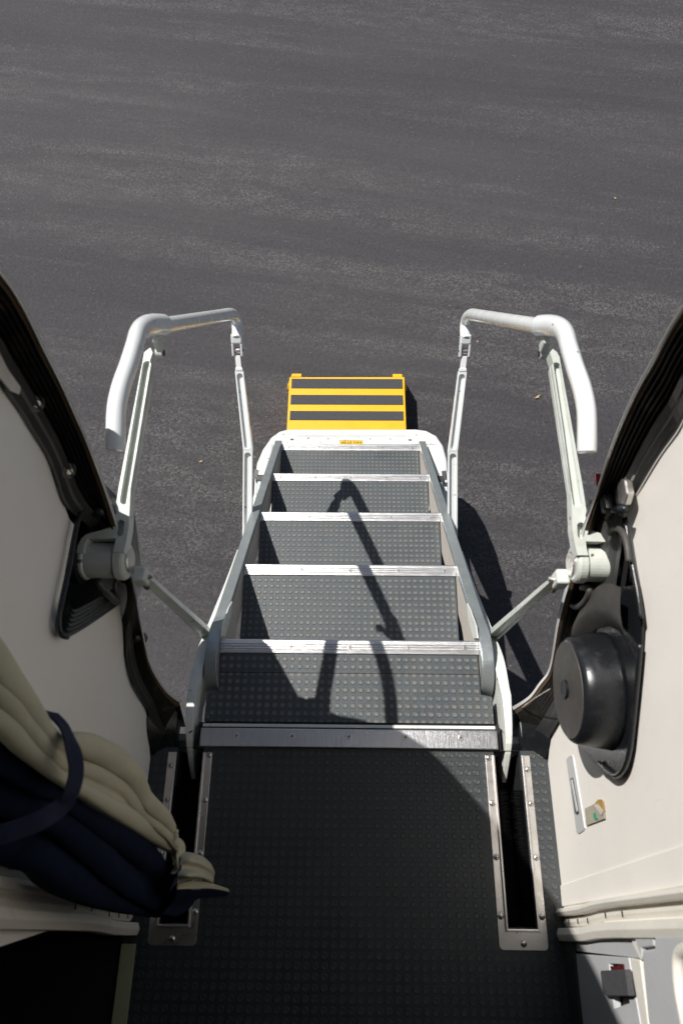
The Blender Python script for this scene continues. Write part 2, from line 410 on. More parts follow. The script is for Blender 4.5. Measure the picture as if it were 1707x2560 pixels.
# fuselage tube: closed profile in (y, z), hollow skin 2 cm thick, open where the door is
near = [(y, z) for z, y in PROF[2:]]
loop = [(-.05, -.55), (-.2, -.72)][::-1] + [(.02-.02, -.40)] + near[1:] + [(-.25, 2.22), (-.6, 2.30), (-1.0, 2.2), (-1.4, 1.85), (-1.68, 1.4), (-1.74, 1.0), (-1.68, .5), (-1.5, .1), (-1.3, -.3), (-1.0, -.72), (-.6, -.85)]
def thick(lp, off):
    c = Vector((-.6, .8)); return [tuple(Vector(p) + (c-Vector(p)).normalized()*off) for p in lp]
inner = thick(loop, .02)
mb = MB(); n = len(loop)
for xa, xb in ((-4, -.46), (.46, 4)):
    for k in range(n):
        a, b = k, (k+1) % n
        mb.hexa([(xa, *loop[a]), (xb, *loop[a]), (xb, *loop[b]), (xa, *loop[b]), (xa, *inner[a]), (xb, *inner[a]), (xb, *inner[b]), (xa, *inner[b])])
for k in range(n):
    a, b = k, (k+1) % n
    za, zb = loop[a][1], loop[b][1]
    if loop[a][0] > -.3 and loop[b][0] > -.3 and min(za, zb) > -.02 and max(za, zb) < 1.95: continue
    if abs(zb) < 1e-6 and loop[a][0] > 0:
        la, lb, ia, ib = loop[a], (loop[b][0]-.03, -.055), inner[a], (inner[b][0]-.03, -.055)
        mb.hexa([(-.46, *la), (.46, *la), (.46, *lb), (-.46, *lb), (-.46, *ia), (.46, *ia), (.46, *ib), (-.46, *ib)]); continue
    mb.hexa([(-.46, *loop[a]), (.46, *loop[a]), (.46, *loop[b]), (-.46, *loop[b]), (-.46, *inner[a]), (.46, *inner[a]), (.46, *inner[b]), (-.46, *inner[b])])
mb.build('fuselage_skin', M['fuse'], plane)
for x in (-4.0, 4.0): MB().plate([(x, y, z) for y, z in loop], n=(1, 0, 0), th=.02).build('bulkhead', M['jamb'], plane)
mb = MB(); in2 = thick(loop, .024)
for xa, xb in ((-3.98, -.47), (.47, 3.98)):
    mb.grid([[(x, *p) for p in in2 + [in2[0]]] for x in (xa, xb)])
k2 = [k for k in range(n) if not (loop[k][0] > -.3 and -.02 < loop[k][1] < 1.95)]
for k in range(n):
    if k in k2 and (k+1) % n in k2: mb.grid([[(-.47, *in2[k]), (-.47, *in2[(k+1) % n])], [(.47, *in2[k]), (.47, *in2[(k+1) % n])]])
mb.build('cabin_shell', M['cabin'], plane)

# added hidden bulge beside the doorway, shaped to shade the top tread
G = [(-.50, .30, -.06), (-.49, .462, .06), (-.477, .471, .152), (-.455, .466, .26), (-.44, .458, .31), (-.431, .458, .36), (-.419, .474, .446), (-.409, .485, .52), (-.405, .490, .57), (-.402, .484, .61)]
G = smooth_path(G, 4); rows = []
for x, y, z in G:
    rows.append([(x-.01, max(prof(z)+.03, y-.04), z), (x, y-.012, z), (x-.012, y, z), (x-.10, y+.004, z), (x-.3, y-.01, z), (x-.7, prof(z)-.03, z)])
MB().grid(rows).build('shade_bulge', M['fuse'], plane, smooth=False)

# jambs: ribbon between the skin edge E and the lining edge I
TOPZ = [1.1, 1.25, 1.44, 1.6, 1.75]
EL = [(-0.3609, 0.2479, 0.0618), (-0.3811, 0.2596, 0.0929), (-0.3925, 0.2746, 0.132), (-0.3998, 0.2985, 0.1951), (-0.3949, 0.3266, 0.2688), (-0.3868, 0.3608, 0.3564), (-0.3814, 0.3853, 0.4152), (-0.3807, 0.4205, 0.4889), (-0.3788, 0.4625, 0.5902), (-0.378, 0.499, 0.7065), (-0.3769, 0.5132, 0.7738), (-0.3761, 0.525, 0.8389), (-0.3723, 0.5273, 0.9006), (-0.3675, 0.5303, 0.9681), (-0.3658, 0.5259, 1.0256)]
IL = [(-0.425, 0.1561, -0.0026), (-0.425, 0.1992, 0.051), (-0.425, 0.2287, 0.0932), (-0.425, 0.2561, 0.2085), (-0.425, 0.2933, 0.2701), (-0.425, 0.3429, 0.3054), (-0.425, 0.374, 0.3423), (-0.425, 0.3999, 0.5009), (-0.425, 0.4222, 0.6265), (-0.425, 0.4583, 0.6914), (-0.425, 0.4752, 0.7311), (-0.425, 0.4823, 0.7827), (-0.425, 0.4883, 0.8256), (-0.425, 0.4906, 0.8697), (-0.425, 0.493, 0.9259)]
ER = [(0.3545, 0.2431, 0.0476), (0.3812, 0.2588, 0.091), (0.3933, 0.278, 0.1417), (0.4013, 0.2901, 0.1737), (0.401, 0.304, 0.21), (0.3948, 0.3229, 0.2597), (0.3844, 0.3545, 0.3408), (0.3802, 0.3906, 0.4261), (0.3783, 0.4312, 0.5146), (0.3771, 0.4633, 0.5924), (0.3767, 0.4754, 0.6301), (0.3734, 0.5043, 0.7252), (0.3706, 0.521, 0.8147), (0.3704, 0.5268, 0.8781), (0.3679, 0.5303, 0.967)]
IR = [(0.425, 0.1567, -0.0627), (0.425, 0.1854, 0.0485), (0.425, 0.2087, 0.1341), (0.425, 0.2313, 0.2041), (0.425, 0.2545, 0.2564), (0.425, 0.2786, 0.332), (0.425, 0.3128, 0.4395), (0.425, 0.3365, 0.5307), (0.425, 0.3716, 0.5917), (0.425, 0.4409, 0.5979), (0.425, 0.4574, 0.6071), (0.425, 0.4676, 0.6769), (0.425, 0.4791, 0.7504), (0.425, 0.4822, 0.8058), (0.425, 0.4917, 0.8867)]
for E_, I_, s_ in ((EL, IL, -1), (ER, IR, 1)):
    for z in TOPZ:
        E_.append((.372*s_, prof(z), z)); I_.append((.425*s_, prof(z)-.11, z-.02))
    for a, zz in ((30, 1.82), (60, 1.87), (90, 1.89)):
        E_.append((s_*(.372-.1*math.sin(R(a))), prof(zz), zz)); I_.append((s_*(.425-.12*math.sin(R(a))), prof(zz)-.12, zz+.02))
def ribbon(E_, I_, t0, t1, cols, amp, phase=0, lift=0.):
    Es, Is = smooth_path(E_, 5), smooth_path(I_, 5); rows = []
    for q_, (e, i) in enumerate(zip(Es, Is)):
        am_ = amp*min(1, max(0, q_-6)/16)
        e, i = Vector(e), Vector(i); d = i-e; nrm = Vector((0, 0, 0)) - Vector((e.x, e.y-.0, 0)); nrm.z = 0; nrm = (nrm - d*nrm.dot(d)/d.dot(d)).normalized()
        row = []
        for k in range(cols+1):
            t = t0+(t1-t0)*k/cols; dp_ = .045*math.exp(-((e.z-.50)/.095)**2)*max(0, min(1, (t-.15)/.3))
            h = am_*(1 if (k+phase) % 3 == 0 else (.25 if (k+phase) % 3 == 1 else -.6))
            row.append(e + d*t + nrm*(h+lift) + Vector((0, dp_, -dp_*.4)))
        rows.append(row)
    return MB().grid(rows)
for E_, I_ in ((EL, IL), (ER, IR)):
    edge = empty('door_jamb', (I_[5][0], I_[5][1], 0), plane)
    ribbon(E_, I_, -.03, .03, 3, .001, lift=.003).build('skin_edge', M['fuse'], edge, smooth=True)
    ribbon(E_, I_, .03, .12, 3, .0025, lift=.001).build('weather_strip', M['brown'], edge)
    ribbon(E_, I_, .12, .62, 15, .0045).build('door_seal', M['seal'], edge)
    ribbon(E_, I_, .62, 1.04, 6, .0012, lift=.006).build('jamb_frame', M['jamb'], edge)
    # outer skin between the jamb and the fuselage panels
    Es = smooth_path(E_, 5); sgn = 1 if E_[5][0] > 0 else -1
    MB().grid([[(e[0], e[1]+.001, e[2]), (e[0]+sgn*.012, e[1]+.004+.05*math.exp(-((e[2]-.45)/.12)**2), e[2]), (sgn*.475, prof(max(-.3, e[2]))+.003+.05*math.exp(-((e[2]-.45)/.12)**2), e[2])] for e in Es]).build('skin_surround', M['fuse'], edge)
    # solid wall of the doorway behind the seals
    ribbon(E_, I_, .02, 1.1, 4, 0, lift=-.010).build('jamb_web', M['dark'], edge)
    # corner gusset between the rounded corner and the sill
    e0 = E_[0]; s_ = 1 if e0[0] > 0 else -1; sgn = s_
    mb = MB(); fan = [Vector(E_[k]) + Vector((.004*s_, 0, -.004)) for k in range(6)]
    cpt = Vector((s_*.45, .21, -.03)); cp2 = Vector((s_*.372, .21, -.06))
    mb.add([cpt, cp2] + fan, [(0, 1, 2)] + [(0, 2+k, 3+k) for k in range(5)])
    mb.build('corner_gusset', M['rubber'], edge)
# lower corner fill pieces (black glossy boot between jamb and floor)
for s_ in (-1, 1):
    mb = MB()
    mb.plate([(s_*.378, .225, -.012), (s_*.425, .225, -.012), (s_*.425, .1605, -.002), (s_*.378, .1605, -.002)], n=(0, 0, 1), th=.03)
    mb.build('corner_sill', M['rubber'], plane, bev=.004)
    mb = MB(); rows = []
    for k in range(9):
        a = R(90*k/8); rows.append([(s_*(.376+.0*k), .236-.075*k/8, .02*math.cos(a)-.005), (s_*.395, .232-.075*k/8, .035*math.cos(a)-.004), (s_*.424, .218-.078*k/8, .075*math.cos(a)-.002)])
    mb.grid(rows).build('corner_boot', M['drum'], plane, smooth=True)

# floor with two slots
LX0, LX1, SY0, SY1 = .308, .382, -.176, .150     # slot frames
def slot(s_): return [(s_*.313, .1596, 0), (s_*.313, -.170, 0), (s_*.370, -.170, 0), (s_*.370, .1596, 0)]
fl = MB().plate([(-.44, .1600, 0), (-.44, -1.1, 0), (.44, -1.1, 0), (.44, .1600, 0)], [slot(-1), slot(1)], th=.02)
def skp(x, y): return (.289 < abs(x) < .395 and y > -.222)
q_ = studs(-.424, .424, -.55, .158, 0, skp); fl.add(q_.v, q_.f)
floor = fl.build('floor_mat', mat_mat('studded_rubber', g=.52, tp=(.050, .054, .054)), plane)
MB().box(-3.5, -.4405, -1.2, -.2, -.02, -.002).build('aisle_carpet', M['carpet'], plane)
MB().box(-.4395, -.411, -1.1, -.205, .0005, .003).build('floor_strip', M['strip'], plane, bev=.0008)
for s_ in (-1, 1):
    # slot channel and its brushes
    ch = empty('floor_slot', (s_*.342, 0, 0), plane)
    mb = MB(); mb.box(s_*.342-.0285, s_*.342+.0285, -.172, .155, -.16, -.15)
    mb.box(s_*.342-.0325, s_*.342-.0290, -.174, .155, -.15, -.021); mb.box(s_*.342+.0290, s_*.342+.0325, -.174, .155, -.15, -.021); mb.box(s_*.342-.029, s_*.342+.029, -.177, -.174, -.15, -.021)
    mb.build('slot_channel', M['dark'], ch)
    for q in (-1, 1):
        mb = MB(); x0 = s_*.342+q*.0275
        for k in range(118):
            y = -.168+k*.00212+random.uniform(-.0006, .0006); tipx = s_*.342+q*.0035+random.uniform(-.003, .003); w_ = .0012
            mb.add([(x0, y-w_, -.006), (x0, y+w_, -.006), (tipx, y+w_*.5, -.012+random.uniform(-.003, .003)), (tipx, y-w_*.5, -.013)], [(0, 1, 2, 3)])
        tag(mb.build('brush', M['bristle'], ch), kind='stuff')
    # steel frame: flange plus raised lip
    def loopU(i, o, y0, y1): # U open to +y
        return [(s_*.342-o, y1), (s_*.342-o, y0), (s_*.342+o, y0), (s_*.342+o, y1), (s_*.342+i, y1), (s_*.342+i, y0+(o-i)), (s_*.342-i, y0+(o-i)), (s_*.342-i, y1)]
    o, i = .0475, .030; y0, y1 = -.207, .150
    c = []
    for cx, a0 in ((s_*.342-o+.008, 180), (s_*.342+o-.008, 270)):
        for k in range(5): a = R(a0+90*k/4); c.append((cx+.008*math.cos(a), y0+.008+.008*math.sin(a), .0016))
    outl = [(s_*.342-o, y1, .0016)] + c + [(s_*.342+o, y1, .0016), (s_*.342+i, y1, .0016), (s_*.342+i, y0+.034, .0016), (s_*.342-i, y0+.034, .0016), (s_*.342-i, y1, .0016)]
    fr = MB().plate(outl, th=.0014).build('slot_frame', M['steel'], ch, bev=.0005)
    o2, i2, yl = .033, .0285, y0+.031
    lip = [(s_*.342-o2, y1, .0075), (s_*.342-o2, yl, .0075), (s_*.342+o2, yl, .0075), (s_*.342+o2, y1, .0075), (s_*.342+i2, y1, .0075), (s_*.342+i2, yl+.005, .0075), (s_*.342-i2, yl+.005, .0075), (s_*.342-i2, y1, .0075)]
    MB().plate(lip, th=.0057).build('slot_lip', M['steel'], fr, bev=.0012, seg=3)
    for (x, y) in ((-.0405, .145), (-.0405, .055), (-.0405, -.046), (-.0405, -.150), (0, -.196), (.0405, -.150), (.0405, -.046), (.0405, .055), (.0405, .122)):
        screw('screw', (s_*(.342+x), y, .0016), .0064, .0036, fr)
# threshold plate
MB().box(-.322, .322, .1605, .2000, .001, .0125).build('threshold_plate', M['plate'], plane, bev=.0025, seg=3)
for x in (-.243, -.122, .001, .123, .243): screw('screw', (x, .184, .0126), .0066, .0006, plane, domed=False)
MB().box(-.322, .322, .2035, .2115, -.012, -.0005).build('sill_strip', M['goose'], plane, bev=.002)
# rubber nosing under the plate
MB().box(-.33, .33, .1602, .2135, -.10, -.001).build('sill', M['dark'], plane)

# side linings at x = +-.425
def lining(s_, I_, lowpts, notch=None):
    pts = [Vector((s_*.427, p[1]+.004, p[2])) for p in I_[1:-3]]
    if notch: pts = pts[:5] + [Vector(p) for p in notch] + pts[8:]
    outl = lowpts + pts + [(s_*.427, .05, 1.9), (s_*.427, -.135, 1.9)]
    return MB().plate([(s_*.427, p[1], p[2]) for p in outl], n=(-s_, 0, 0), th=.012).build('side_lining', M['lining'], plane, bev=.0015)
lr = lining(1, IR, [(0, -.135, 0.001), (0, .135, .001)], [(0.427, 0.3143, 0.4343), (0.427, 0.2998, 0.5364), (0.427, 0.3087, 0.5856), (0.427, 0.3302, 0.5919), (0.427, 0.3722, 0.5902)])
ll = lining(-1, IL, [(0, -.135, 0.001), (0, .135, .001)], [(-0.427, 0.3772, 0.3373), (-0.427, 0.3306, 0.4167), (-0.427, 0.2883, 0.4925), (-0.427, 0.2613, 0.5469), (-0.427, 0.2612, 0.5676), (-0.427, 0.268, 0.5811), (-0.427, 0.2842, 0.5889), (-0.427, 0.3131, 0.5928), (-0.427, 0.3571, 0.595), (-0.427, 0.4055, 0.5951), (-0.427, 0.4259, 0.5938), (-0.427, 0.4268, 0.6163)])
# raised lower zone line on both linings
for s_, par in ((1, lr), (-1, ll)):
    x = s_*.427
    MB().hexa([(x-s_*.004, -.132, .003), (x+s_*.001, -.132, .003), (x+s_*.001, -.095, .003), (x-s_*.003, -.095, .003),
               (x-s_*.004, .105, 1.88), (x+s_*.001, .105, 1.88), (x+s_*.001, .17, 1.88), (x-s_*.003, .17, 1.88)]).build('lining_border', M['lining'], par, bev=.003, seg=3)
    # vertical edge trims with a groove between them, jogging outwards higher up
    for (ya, yb, xi, nm) in ((-.150, -.1355, .018, 'edge_trim'), (-.168, -.151, .004, 'trim_groove'), (-.192, -.1685, .020, 'bumper_trim')):
        rows = []
        for k in range(25):
            z = .002+1.85*k/24; j = .010*(1/(1+math.exp(-(z-.20)/.025))) + .20*z
            rows.append([(x+s_*.004, ya+j*.6, z), (x-s_*(xi-.004), ya+j*.6+.001, z), (x-s_*xi, (ya+yb)/2+j*.6, z), (x-s_*(xi-.004), yb+j*.6-.001, z), (x+s_*.004, yb+j*.6, z)])
        MB().ring(rows).build(nm, M['trim'], par, smooth=False, bev=.001)
    for zz in (.04, .10, .16, .26, .34):
        MB().box(x-s_*.0045-.0006, x-s_*.0045+.0006, -.163+.12*zz+(.006 if zz > .2 else 0), -.155+.12*zz+(.006 if zz > .2 else 0), zz, zz+.003).build('slot_mark', M['ink'], par)

# recessed pull plate, on the right lining
rp = MB().plate([(0.4245, 0.13, 0.1435), (0.4245, 0.1336, 0.1568), (0.4245, 0.1354, 0.1803), (0.4245, 0.1309, 0.1867), (0.4245, 0.0079, 0.2031), (0.4245, 0.003, 0.1908), (0.4245, -0.0014, 0.163), (0.4245, 0.0007, 0.1534)], n=(-1, 0, 0), th=.004).build('latch_plate', M['galley'], lr, bev=.001)
MB().plate([(0.4225, 0.0933, 0.16), (0.4225, 0.0946, 0.1746), (0.4225, 0.0341, 0.1854), (0.4225, 0.0314, 0.1763), (0.4225, 0.0338, 0.164)], n=(-1, 0, 0), th=.002).build('latch_slot', M['jamb'], rp)
MB().plate([(0.4215, 0.0906, 0.165), (0.4215, 0.0916, 0.1738), (0.4215, 0.0371, 0.1848), (0.4215, 0.0351, 0.1759)], n=(-1, 0, 0), th=.001).build('latch_tongue', M['galley'], rp)

# galley cabinet front beyond the trim, right
gal = empty('galley_unit', (.44, -.6, 0)); tag(gal, 'pale grey galley cabinet with a black latch beside the right edge of the floor', 'cabinet')
MB().plate([(0.417, -0.1822, 0.0048), (0.417, -0.1745, 0.0682), (0.417, -0.3096, 0.0635), (0.417, -0.5712, 0.0579), (0.417, -0.6134, -0.0518), (0.417, -0.3257, -0.0127)], n=(-1, 0, 0), th=.006).build('kick_strip', M['jamb'], gal, bev=.001)
MB().hexa([(.440, -1.05, .003), (.475, -1.05, .003), (.475, -.196, .003), (.440, -.196, .003), (.440, -1.05, 1.9), (.475, -1.05, 1.9), (.475, .18, 1.9), (.440, .18, 1.9)]).build('carcass', M['jamb'], gal)
MB().plate([(0.424, -0.176, 0.0494), (0.424, -0.1381, 0.3518), (0.424, -0.1638, 0.3861), (0.424, -0.2, 0.0524)], n=(-1, 0, 0), th=.012).build('filler_panel', M['galley'], gal, bev=.001)
MB().plate([(0.42, -0.1366, 0.365), (0.42, -0.1349, 0.3796), (0.42, -0.1614, 0.4134), (0.42, -0.1639, 0.3964)], n=(-1, 0, 0), th=.012).build('filler_edge', M['trim'], gal, bev=.001)
dr = MB().plate([(0.422, -0.2035, 0.0576), (0.422, -0.1688, 0.3434), (0.422, -0.2486, 0.3532), (0.422, -0.4472, 0.3807), (0.422, -0.5741, 0.0501), (0.422, -0.311, 0.0567)], [[(0.422, -0.1907, 0.2484), (0.422, -0.1812, 0.3181), (0.422, -0.2296, 0.3197), (0.422, -0.251, 0.2454)]], n=(-1, 0, 0), th=.012).build('door_panel', M['galley'], gal, bev=.0015)
MB().plate([(0.4215, -0.1681, 0.3486), (0.4215, -0.1648, 0.3905), (0.4215, -0.2417, 0.3859), (0.4215, -0.4322, 0.4196), (0.4215, -0.4454, 0.3852), (0.4215, -0.2476, 0.3582)], n=(-1, 0, 0), th=.012).build('edge_strip', M['trim'], gal, bev=.002)
MB().plate([(0.414, -0.1325, 0.4), (0.414, -0.1226, 0.4748), (0.414, -0.1377, 0.4709), (0.414, -0.1461, 0.4232), (0.414, -0.1586, 0.4191)], n=(-1, 0, 0), th=.020).build('hinge_block', M['galley'], gal, bev=.002)
MB().plate([(0.41, -0.1229, 0.4904), (0.41, -0.1003, 0.6658), (0.41, -0.3878, 0.5357), (0.41, -0.4177, 0.4578), (0.41, -0.2345, 0.4212), (0.41, -0.1607, 0.4332), (0.41, -0.1468, 0.4379), (0.41, -0.1386, 0.4833)], n=(-1, 0, 0), th=.024).build('upper_door', M['galley'], gal, bev=.003, seg=3)
MB().plate([(0.4362, -0.1975, 0.202), (0.4362, -0.187, 0.2784), (0.4362, -0.2365, 0.2819), (0.4362, -0.2612, 0.1984)], n=(-1, 0, 0), th=.001).build('latch_pocket', M['ink'], dr)
MB().plate([(0.42, -0.1926, 0.2594), (0.42, -0.1815, 0.3217), (0.42, -0.1872, 0.321), (0.42, -0.1976, 0.2612)], n=(-1, 0, 0), th=.003).build('latch_indicator', M['darkred'], dr)
lt = MB().plate([(0.4085, -0.201, 0.2444), (0.4085, -0.1812, 0.3606), (0.4085, -0.2139, 0.3605), (0.4085, -0.2333, 0.2527), (0.4085, -0.2328, 0.2427), (0.4085, -0.2041, 0.243)], n=(-1, 0, 0), th=.010).build('latch', M['grip'], dr, bev=.0015)
mb = MB(); pth = [(.400, -.275+.012*math.cos(a), .43+.012*math.sin(a)) for a in [R(q) for q in range(180, 361, 30)]]
pth = [(0.396, -0.1135, 0.6482), (0.396, -0.1227, 0.6108), (0.396, -0.1305, 0.5921), (0.396, -0.1465, 0.5825), (0.396, -0.1713, 0.5773), (0.396, -0.1921, 0.5795), (0.396, -0.217, 0.5796)]
mb.tube(smooth_path(pth, 4), .007, n=10).build('door_pull', M['trim'], gal, smooth=True)

# ---------------------------------------------------------------- black hub housings in the linings
# left: deep open boot
ho = empty('hub_boot', (-.425, .35, .5), plane)
MB().plate([(-0.452, 0.5008, 0.6035), (-0.452, 0.4128, 0.6466), (-0.452, 0.3441, 0.6291), (-0.452, 0.2295, 0.5739), (-0.452, 0.3417, 0.2115), (-0.452, 0.4869, 0.1375), (-0.452, 0.5989, 0.2601), (-0.452, 0.5713, 0.4696)], n=(1, 0, 0), th=.012).build('boot_back', M['rubber'], ho)
mb = MB(); mb.tube(smooth_path([(-0.414, 0.4662, 0.5961), (-0.414, 0.4286, 0.6125), (-0.414, 0.397, 0.6155), (-0.414, 0.35, 0.6141), (-0.414, 0.3055, 0.6165), (-0.414, 0.2764, 0.6157), (-0.414, 0.2588, 0.6104), (-0.414, 0.2509, 0.5968), (-0.414, 0.2532, 0.5759)], 5), .0042, n=10, up=(1, 0, 0)); mb.build('boot_lip', M['drum'], ho, smooth=True)
rows = []
lo = [(-0.416, 0.2717, 0.6098), (-0.416, 0.2556, 0.5938), (-0.416, 0.2538, 0.5709), (-0.416, 0.2797, 0.5194), (-0.416, 0.3221, 0.4462), (-0.416, 0.3689, 0.3695)]
hi = [(-0.4, 0.2932, 0.6244), (-0.4, 0.2871, 0.6129), (-0.4, 0.2889, 0.5963), (-0.4, 0.3126, 0.5521), (-0.4, 0.3452, 0.4954), (-0.4, 0.377, 0.446)]
lo, hi = smooth_path(lo, 4), smooth_path(hi, 4)
for k in range(13):
    t = k/12; rows.append([tuple(x+(.0022 if k % 2 else 0) if q == 0 else x for q, x in enumerate(lerp(a, b, t))) for a, b in zip(lo, hi)])
MB().grid(rows).build('boot_bellows', M['rubber'], ho)
MB().tube([(-0.395, 0.3486, 0.5442), (-0.395, 0.3465, 0.4982), (-0.395, 0.3477, 0.4479)], .006, n=8).build('boot_bracket', M['jamb'], ho, smooth=True)
MB().tube([(-0.395, 0.3986, 0.463), (-0.395, 0.3695, 0.4681), (-0.395, 0.3476, 0.443)], .004, n=8).build('boot_bracket', M['jamb'], ho, smooth=True)
# right: backing, flare and drum cover
hr = empty('hub_housing', (.425, .3, .5), plane)
MB().plate([(0.452, 0.5454, 0.4969), (0.452, 0.4814, 0.6222), (0.452, 0.3513, 0.6277), (0.452, 0.2482, 0.5813), (0.452, 0.3071, 0.3454), (0.452, 0.4137, 0.2655), (0.452, 0.5157, 0.4148)], n=(-1, 0, 0), th=.012).build('recess_back', M['rubber'], hr)
bk = [(0.4185, 0.327, 0.611), (0.4185, 0.2792, 0.6074), (0.4185, 0.2463, 0.5878), (0.4185, 0.2029, 0.5569), (0.4185, 0.1533, 0.5197), (0.4185, 0.114, 0.4884), (0.4185, 0.089, 0.4579), (0.4185, 0.0777, 0.4235), (0.4185, 0.0777, 0.3946), (0.4185, 0.0879, 0.3584), (0.4185, 0.1185, 0.3052), (0.4185, 0.1405, 0.2664), (0.4185, 0.2, 0.2485), (0.4185, 0.2629, 0.2545), (0.4185, 0.3388, 0.3155), (0.4185, 0.369, 0.3929), (0.4185, 0.3591, 0.5105)]
MB().plate(bk, n=(-1, 0, 0), th=.004).build('backing_plate', M['drum'], hr, bev=.001)
mb = MB(); mb.tube(smooth_path([(0.412, 0.4251, 0.6245), (0.412, 0.3602, 0.6214), (0.412, 0.3101, 0.622), (0.412, 0.2761, 0.618)], 5), .0038, n=10); mb.build('housing_lip', M['drum'], hr, smooth=True)
mb = MB(); mb.tube(smooth_path([(0.414, 0.2444, 0.5954), (0.414, 0.2013, 0.5647), (0.414, 0.1521, 0.5277), (0.414, 0.1131, 0.4966), (0.414, 0.0902, 0.4654), (0.414, 0.0815, 0.4322), (0.414, 0.0862, 0.4015), (0.414, 0.1054, 0.3583)], 5), .004, n=10); mb.build('lower_lip', M['drum'], hr, smooth=True)
# lathe-like drum, axis along x
mb = MB(); cy, cz = .213, .418; rs = []
for x, r in ((.4180, .094), (.412, .0925), (.395, .0905), (.376, .088), (.366, .085), (.361, .0815), (.3590, .077), (.3582, .05), (.3582, .012)):
    rs.append([(x, cy+r*math.cos(2*math.pi*k/56), cz+r*math.sin(2*math.pi*k/56)*1.0) for k in range(56)])
dm = mb.ring(rs).build('drum_cover', M['drum'], hr, smooth=True)
MB().cyl((.3590, cy+.002, cz-.004), (.3525, cy+.002, cz-.004), .0115, prof=[(0, .0150), (.7, .0150), (.9, .0138), (.9, .0125), (.84, .0120)], n=28).build('drum_plug', M['drum'], dm, smooth=False)
# grey worn face disc, proud of the drum
MB().cyl((.3586, cy, cz), (.3572, cy, cz), .07, prof=[(0, .0775), (1, .0765)], n=56).build('drum_face', M['dusty'], dm)
# dusty flare between hub and drum
a = [(0.395, 0.3393, 0.3991), (0.395, 0.3549, 0.4614), (0.395, 0.3554, 0.5272), (0.395, 0.3438, 0.5716), (0.395, 0.3243, 0.6085)]
b = [(0.413, 0.2952, 0.3276), (0.413, 0.3107, 0.4196), (0.413, 0.2965, 0.4984), (0.413, 0.2605, 0.5568), (0.413, 0.2236, 0.5773)]
a, b = smooth_path(a, 5), smooth_path(b, 5)
MB().grid([[tuple(lerp(p, q, k/8)[i] - (.010*math.sin(math.pi*k/8) if i == 0 else 0) for i in range(3)) for p, q in zip(a, b)] for k in range(9)]).build('flare', M['dusty'], hr, smooth=True)
# curved clips either side of the hub
mb = MB(); mb.tube(smooth_path([(0.392, 0.3749, 0.4589), (0.392, 0.3628, 0.4902), (0.392, 0.3523, 0.4766), (0.392, 0.3494, 0.4476), (0.392, 0.3546, 0.4159), (0.392, 0.3657, 0.3954)], 5), .0055, n=8); mb.build('cable_clip', M['dusty'], hr, smooth=True)
mb = MB(); mb.tube(smooth_path([(0.405, 0.4525, 0.5754), (0.405, 0.4549, 0.5963), (0.405, 0.4444, 0.6218), (0.405, 0.4275, 0.6394)], 5), .005, n=8); mb.build('cable_clip', M['dusty'], hr, smooth=True)
mb = MB(); mb.tube(smooth_path([(0.405, 0.425, 0.5751), (0.405, 0.4246, 0.598), (0.405, 0.4066, 0.623), (0.405, 0.3839, 0.6304), (0.405, 0.3579, 0.6273)], 5), .005, n=8); mb.build('cable_clip', M['dusty'], hr, smooth=True)
MB().box(.385, .420, .444, .475, .605, .620).build('door_stop', M['rubber'], hr, bev=.004)
MB().tube([(0.4, 0.4692, 0.5608), (0.4, 0.4526, 0.6058), (0.4, 0.4271, 0.6599)], .006, n=8).build('stop_bar', M['rubber'], hr, smooth=True)
MB().plate([(0.4, 0.4811, 0.6338), (0.4, 0.4801, 0.6555), (0.4, 0.4699, 0.6722), (0.4, 0.4453, 0.6715), (0.4, 0.4364, 0.6537), (0.4, 0.4492, 0.627)], n=(-1, 0, 0), th=.012).build('latch_bracket', M['steel'], hr, bev=.003)
# left jamb furniture: bolts, placard, red stops
lj = empty('jamb_fittings', (-.42, .48, .7), plane)
def bigbolt(p, n):
    o = MB().cyl(p, Vector(p)+Vector(n)*.005, .011, prof=[(0, .013), (.5, .013), (1, .0115), (1, .006)], n=24).build('bolt', M['jamb'], lj)
    MB().cyl(Vector(p)+Vector(n)*.005, Vector(p)+Vector(n)*.0065, .005, n=6).build('bolt_socket', M['steel'], o)
nn = Vector((.8, -.5, .3)).normalized()
bigbolt((-0.41, 0.4991, 0.8196), nn); bigbolt((-0.41, 0.4692, 0.6912), nn)
pl = MB().plate([(-0.409, 0.5063, 0.921), (-0.409, 0.5034, 0.8876), (-0.409, 0.507, 0.8624), (-0.409, 0.485, 0.8593), (-0.409, 0.477, 0.8772), (-0.409, 0.4751, 0.9212)], n=(1, 0, 0), th=.002).build('placard', M['pale'], lj)
for nm, pp, mt in (('stop_block', [(-4,705),(24,722),(40,740),(38,758),(-4,762)], 'rubber'), ('stop_block', [(225,1158),(262,1164),(266,1180),(240,1192),(214,1180)], 'rubber'), ('stop_block', [(310,1448),(330,1460),(334,1478),(318,1480),(302,1466)], 'rubber')):
    pass
for a_, b_ in (((-0.398, 0.5305, 0.9585), (-0.398, 0.5388, 0.9245)), ((-0.4, 0.4541, 0.5867), (-0.395, 0.4783, 0.5352)), ((-0.408, 0.3276, 0.294), (-0.403, 0.3372, 0.2442))):
    ob = MB().tube([a_, lerp(a_, b_, .5), b_], [.011, .0115, .009], n=10).build('stop_block', M['rubber'], lj, smooth=True)
    c_ = lerp(a_, b_, .7); MB().tube([lerp(c_, a_, .3), lerp(c_, b_, .6)], .0118, n=10).build('stop_pad', M['brown'], ob, smooth=True)
